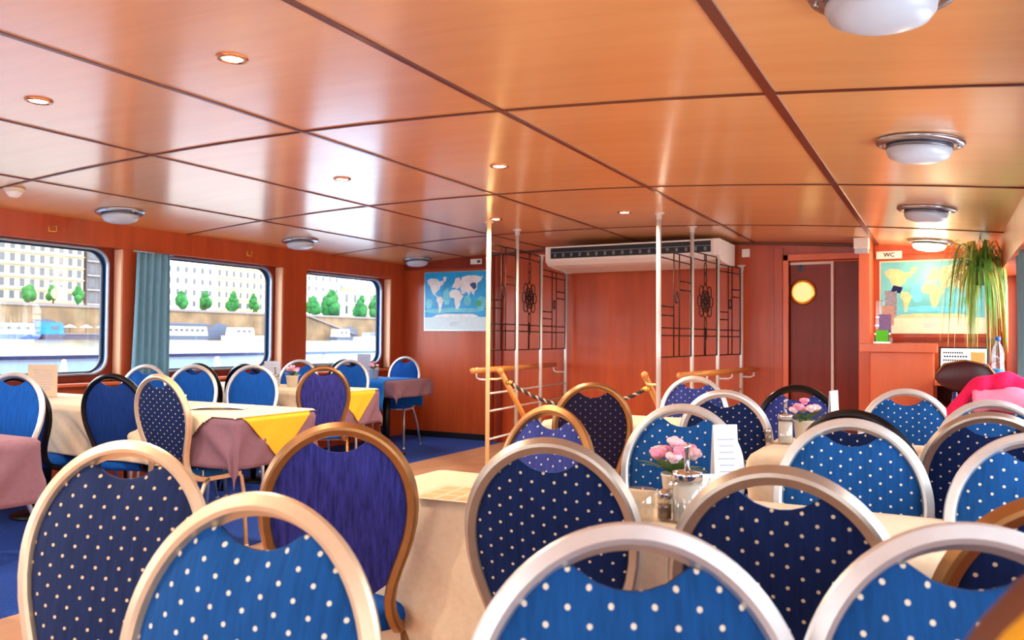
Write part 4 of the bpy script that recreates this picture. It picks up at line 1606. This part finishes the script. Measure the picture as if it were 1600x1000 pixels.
for i in range(17):
    u = -.6 + 1.35 * i / 16
    for j in range(7):
        v = j / 6
        vs2.append((u * .17, -.012 - .02 * sin(v * pi), 1.005 - .075 * v - .05 * u * u + .006 * sin(u * 8 + v * 4)))
m.add(vs2, [(i * 7 + j, i * 7 + 7 + j, i * 7 + 8 + j, i * 7 + j + 1) for i in range(16) for j in range(6)], 0, [(p[0], p[2]) for p in vs2])
solid(m.build('hood', 'pink_lining', t), .006)

# ------------------------------------------------------------------ hanging plant
t = thing('hanging_plant', 'long-leaved green hanging plant in the far right corner', 'plant', (.235, 7.05, 1.60))
MB().lathe([(0, 0), (.06, 0), (.085, .13), (.09, .14), (.08, .14), (0, .12)], seg=24).build('pot', 'leaf_dark', t)
for a in range(3):
    an = a * 2 * pi / 3 + .4
    MB().tube([(.085 * cos(an), .085 * sin(an), .14), (0, 0, ceil_z(.235) - 1.60)], .002, 5).build('cord', 'rope_dark', t)
rnd = random.Random(12)
for mt, nl in (('leaf_green', 90), ('leaf_yellow', 64)):
    m = MB()
    for i in range(nl):
        a = rnd.uniform(0, 2 * pi)
        reach = rnd.uniform(.05, .30)
        ca, sa = cos(a), sin(a)
        if ca > .4:
            reach = min(reach, .16 / ca)
        up = rnd.uniform(.0, .26)
        drop = rnd.uniform(.1, .74)
        w = rnd.uniform(.005, .011)
        side = (-sa, ca)
        vs = []
        K = 11
        x0, y0 = .045 * ca * rnd.random(), .045 * sa * rnd.random()
        for k_ in range(K):
            s_ = k_ / (K - 1)
            d = reach * (1 - (1 - s_) ** 1.7)
            z = .13 + up * sin(pi * min(1, s_ * 1.15)) - drop * s_ ** 2.2
            hw = w * (1 - s_ ** 2.5) + .0006
            px, py = x0 + d * ca, y0 + d * sa
            px = min(px, .165)
            vs += [(px - side[0] * hw, py - side[1] * hw, z), (px, py, z - hw * .5), (px + side[0] * hw, py + side[1] * hw, z)]
        fs = []
        for k_ in range(K - 1):
            b = k_ * 3
            fs += [(b, b + 3, b + 4, b + 1), (b + 1, b + 4, b + 5, b + 2)]
        m.add(vs, fs)
    m.build('foliage', mt, t)


# ------------------------------------------------------------------ curtains
def curtain(x, y0, y1, z0, z1, label, amp, folds, spread):
    m = MB()
    NU, NV = 72, 12
    vs, uvs = [], []
    for j in range(NV + 1):
        v = j / NV
        z = z0 + (z1 - z0) * v
        k_ = 1 + spread * (1 - v)
        for i in range(NU + 1):
            u = i / NU
            y = y0 + (y1 - y0) * u * k_ if spread >= 0 else y1 - (y1 - y0) * (1 - u) * (1 - spread * (1 - v))
            vs.append((x + amp * sin(u * folds * 2 * pi) + amp * .3 * sin(u * 7 + v * 3), y, z))
            uvs.append((u * .8, z))
    m.add(vs, [(j * (NU + 1) + i, j * (NU + 1) + i + 1, (j + 1) * (NU + 1) + i + 1, (j + 1) * (NU + 1) + i) for j in range(NV) for i in range(NU)], 0, uvs)
    t = thing('curtain', label, 'curtain', (0, 0, 0), 0, 'gathered window curtains')
    solid(m.build('drape', 'curtain_cloth', t), .002)
    MB().tube([(x, y0 - .03, z1 + .006), (x, y1 + .03, z1 + .006)], .007, 8).build('curtain_rod', 'aluminium', t)


curtain(XL + .05, 4.30, 4.62, .80, 1.85, 'blue-grey curtain gathered between the first and second window', .022, 5, -.12)
curtain(XR - .045, 5.28, 5.72, .80, 1.69, 'blue-grey curtain at the right picture edge', .018, 5, 0)

# ------------------------------------------------------------------ things close to the camera at the lower right
NT = (-.62, .36, .20, .52)
table(*NT, 'camera-side table just below the picture edge', (-.1,))
t = thing('shoulder_bag', 'blurred brown and yellow bag close to the camera in the lower right corner', 'bag', (.101, .44, TZ + .001))
for nme, mt, c_, r_, sq in (('body', 'leather_brown', (0, 0, .178), .178, (.74, .42, 1.0)), ('front_pocket', 'cloth_gold', (-.020, -.035, .165), .178, (.62, .36, 1.0))):
    m = MB()
    m.ball(c_, r_, sq, 28, 20)
    m.v = [(x + .09 * (z - .1), y, max(0, z)) for x, y, z in m.v]
    m.build(nme, mt, t)
MB().tube([(-.04, 0, .27), (-.01, 0, .34), (.06, 0, .36), (.12, 0, .33), (.14, 0, .27)], .008, 8).build('strap', 'leather_brown', t)

# ------------------------------------------------------------------ outside: deck, river, far bank
struct(MB().box(-7.4, XL - .2, -4, 12, -.1, .0).build('floor_deck', 'deck_grey'))
t = thing('bulwark', 'pale blue bulwark with navy rail outside the left windows', 'bulwark', (-7.25, 0, 0))
MB().box(-.05, .05, -4, 14, 0, .955, 0, .004).build('plating', 'bulwark_paint', t)
MB().box(-.07, .07, -4, 14, .955, .99, 0, .008).build('cap_rail', 'rail_navy', t)
for y in (2.85, 4.62, 6.4, 8.2):
    MB().prism([(.05, y - .045, .72), (.05, y + .045, .72), (.05, y + .01, .95), (.05, y - .01, .95)], (.05, 0, 0)).build('stay', 'white_paint', t)
o = MB().box(-118.5, -7.4, -60, 330, -.4, .62).build('river', 'river_water')
tag(o, 'broad calm brown river outside the left windows', 'river', None, 'stuff')
t = thing('quay_wall', 'long sandstone quay wall along the far bank', 'quay', (-119, 130, 0))
MB().box(-2, .0, -180, 190, -.4, 5.6).build('wall', 'quay_stone', t)
MB().box(-2.2, .25, -180, 190, 5.6, 6.0).build('coping', 'quay_coping', t)
m = MB()
for i in range(-30, 32):
    y = i * 6.0
    m.box(-1.0, .04, y, y + 5.6, 1.6, 2.9)
    m.box(-1.0, .04, y + 3, y + 8.6, 3.1, 4.4)
m.build('stone_course', 'quay_stone', t)
for y0 in (-60, -27, 10):
    MB().prism([(.05, y0, .7), (.05, y0 + 7, .7), (.05, y0 + 6.6, 2.4), (.05, y0 + 5, 3.4), (.05, y0 + 3.5, 3.7), (.05, y0 + 2, 3.4), (.05, y0 + .4, 2.4)], (.12, 0, 0)).build('archway', 'boat_dark', t)
MB().prism([(.02, 0, 5.6), (.02, 1.2, 5.6), (.02, 16, 2.0), (.02, 14.6, 2.0)], (.5, 0, 0)).build('ramp_stair', 'quay_coping', t)
o = MB().box(-190, -121, -50, 320, 5.2, 5.65).build('embankment_street', 'street')
struct(o)


def facade(name, label, y0, y1, z1, mat, trim, rows, cols, depth=14, x=-128, wh=(1.15, 1.9), roof=None, zb=5.65, first=1.3):
    t = thing(name, label, 'building', (x, (y0 + y1) / 2, zb), 0, 'buildings on the far bank')
    W_, H_ = y1 - y0, z1 - zb
    MB().box(-depth, 0, -W_ / 2, W_ / 2, 0, H_).build('wall', mat, t)
    fl = (H_ - first) / rows
    proto = None
    for r_ in range(rows):
        MB().box(-.1, .35, -W_ / 2, W_ / 2, first + r_ * fl - .5, first + r_ * fl - .32).build('cornice', trim, t)
        for c_ in range(cols):
            y = -W_ / 2 + W_ * (c_ + .5) / cols
            z = first + r_ * fl
            if proto is None:
                proto = MB().box(-.3, .03, -wh[0] / 2, wh[0] / 2, 0, wh[1]).build('window', 'window_dark', t, (0, y, z))
            else:
                w_ = proto.copy()
                COL.objects.link(w_)
                w_.location = (0, y, z)
    MB().box(-depth, .7, -W_ / 2 - .2, W_ / 2 + .2, H_ - .1, H_ + .6).build('eaves', trim, t)
    if roof:
        MB().prism([(.8, -W_ / 2, H_ + .5), (-depth, -W_ / 2, H_ + .5), (-depth / 2, -W_ / 2 + 1, H_ + roof)], (0, W_ - 1, 0)).build('roof', 'roof_grey', t)
    return t


facade('apartment_building', 'cream facade with rows of windows in the first window', 62, 85.6, 24.5, 'facade_cream', 'facade_trim', 9, 15, wh=(.75, 1.2))
facade('apartment_building', 'dark grey-brown facade beside the cream one', 86.2, 99.5, 24, 'facade_brown', 'facade_brown_trim', 7, 7, wh=(1.0, 1.5))
facade('apartment_building', 'white facade at the left of the second window', 99.8, 113.2, 22, 'facade_white', 'facade_white', 7, 7, wh=(.7, 1.1))
facade('apartment_building', 'pale yellow facade at the right of the second window', 113.6, 134, 22, 'facade_yellow', 'facade_orange', 7, 11, wh=(.7, 1.2))
facade('apartment_building', 'white facade at the left of the third window', 134.5, 151, 24, 'facade_white', 'facade_white', 7, 7, wh=(.7, 1.1))
t = facade('villa', 'low villa with steep grey roof in the third window', 152, 171, 12.6, 'facade_white', 'facade_trim', 2, 6, 12, roof=5.0, wh=(1, 2))
MB().prism([(.9, -5, 6.9), (.9, -1, 6.9), (.9, -3, 11)], (-5, 0, 0)).build('gable', 'facade_white', t)


def tree(y, z1, w, label, x=-123, zb=5.65, seed=0):
    rnd = random.Random(seed)
    t = thing('street_tree', label, 'tree', (x, y, zb), 0, 'trees on the far bank')
    MB().tube([(0, 0, 0), (.05, 0, 1.6)], .14, 7).build('trunk', 'trunk_brown', t)
    m = MB()
    H_ = z1 - zb
    for i in range(26):
        a = rnd.uniform(0, 2 * pi)
        v = rnd.uniform(0, 1)
        rr = w * .5 * (1 - v) ** .7 * rnd.uniform(.3, .9)
        m.ball((rr * cos(a), rr * sin(a), 1.3 + (H_ - 1.9) * v), w * .25 * (1.15 - .55 * v), (1, 1, 1.15), 9, 7, 0, .16, rnd)
    m.build('crown', 'tree_green', t)


for i, (y, z1, w, lb) in enumerate([
    (73.5, 9.4, 2.3, 'left of three small trees before the cream building'), (77.3, 9.5, 2.0, 'middle of three small trees before the cream building'), (81.4, 9.5, 2.2, 'right of three small trees before the cream building'),
    (101.3, 9.9, 2.5, 'leftmost tree in the second window'), (106.9, 10.2, 2.6, 'second tree from the left in the second window'), (113.6, 10.4, 2.7, 'third tree in the second window before the yellow facade'),
    (118.8, 10.4, 2.3, 'fourth tree in the second window'), (124.5, 10.6, 2.6, 'tree at the right edge of the second window'),
    (136.3, 10.6, 3.4, 'bushy tree at the left edge of the third window'), (142.2, 12.2, 4.6, 'largest leafy tree in the third window'),
    (153.2, 11.6, 3.4, 'left of three trees before the grey-roofed villa'), (158.2, 11.8, 3.4, 'middle of three trees before the grey-roofed villa'), (163.6, 12.2, 3.8, 'right of three trees before the grey-roofed villa')]):
    tree(y, z1, w, lb, seed=i + 20)


def boat(name, label, y0, y1, mats, h=1.6, cab=(.15, .85), x=-115, rows=5, roof=None):
    L = y1 - y0
    t = thing(name, label, 'boat', (x, (y0 + y1) / 2, .62), 0, 'boats moored at the far bank')
    a, b = -L / 2, L / 2
    MB().prism([(1.2, a, 0), (1.2, b - .5, 0), (1.2, b, .75), (1.2, a, .75)], (-2.4, 0, 0)).build('hull', mats[0], t)
    c0, c1 = a + L * cab[0], a + L * cab[1]
    MB().prism([(1.0, c0, .75), (1.0, c1, .75), (1.0, c1 - .3, .75 + h), (1.0, c0 + .3, .75 + h)], (-2.0, 0, 0)).build('cabin', mats[1], t)
    for i in range(rows):
        y = c0 + .6 + (c1 - c0 - 1.2) * (i + .5) / rows
        w = (c1 - c0 - 1.2) / rows * .32
        MB().box(.95, 1.03, y - w, y + w, .75 + h * .4, .75 + h * .72).build('window', 'window_dark', t)
    if roof:
        MB().box(-1.3, 1.3, c0 - .2, c1 + .2, .75 + h, .75 + h + .5, 0, .1).build('roof', roof, t)
    return t


boat('river_boat', 'white motor cruiser at the left edge of the first window', 61.5, 70.0, ('boat_navy', 'boat_white'), 1.5, (.05, .9))
boat('barge', 'barge with a bright blue cover in the first window', 70.2, 73.2, ('pontoon_dark', 'boat_blue'), 1.7, (.02, .98), -114.5, 1)
t = thing('pontoon', 'dark floating pontoon with parasols in the first window', 'pontoon', (-116, 80, .62))
MB().box(-1.6, 1.6, -6.6, 7, 0, .75).build('hull', 'pontoon_dark', t)
MB().box(-1.7, 1.7, -6.7, 7.1, .75, .95).build('deck', 'quay_coping', t)
for i, (y, lb) in enumerate([(75.3, 'left of three white parasols on the pontoon'), (77.9, 'middle of three white parasols on the pontoon'), (80.6, 'right of three white parasols on the pontoon')]):
    t = thing('parasol', lb, 'parasol', (-115.6, y, 1.57), 0, 'parasols on the pontoon')
    MB().tube([(0, 0, 0), (0, 0, 1.25)], .04, 6).build('pole', 'trunk_brown', t)
    MB().lathe([(1.0, .85), (.0, 1.3), (0, 1.2), (.95, .82)], seg=10).build('canopy', 'parasol_white', t)
boat('houseboat', 'dark-roofed houseboat restaurant in the second window', 90.5, 99.9, ('boat_dark', 'boat_white'), 1.6, (.03, .97), -115, 7, 'boat_dark')
boat('river_boat', 'white boat at the right of the second window', 104.6, 112.5, ('boat_white', 'boat_white'), 1.5, (.1, .75), -115, 3)
boat('river_boat', 'small white boat at the right edge of the second window', 114, 121, ('boat_white', 'boat_navy'), .8, (.2, .6), -115, 2)
boat('river_boat', 'small white boat in the third window', 133.5, 139.2, ('boat_dark', 'boat_white'), 1.6, (.1, .8), -115, 2)
boat('river_boat', 'low grey boat at the right of the third window', 141.5, 153, ('boat_white', 'roof_grey'), 1.0, (.25, .9), -115, 6)
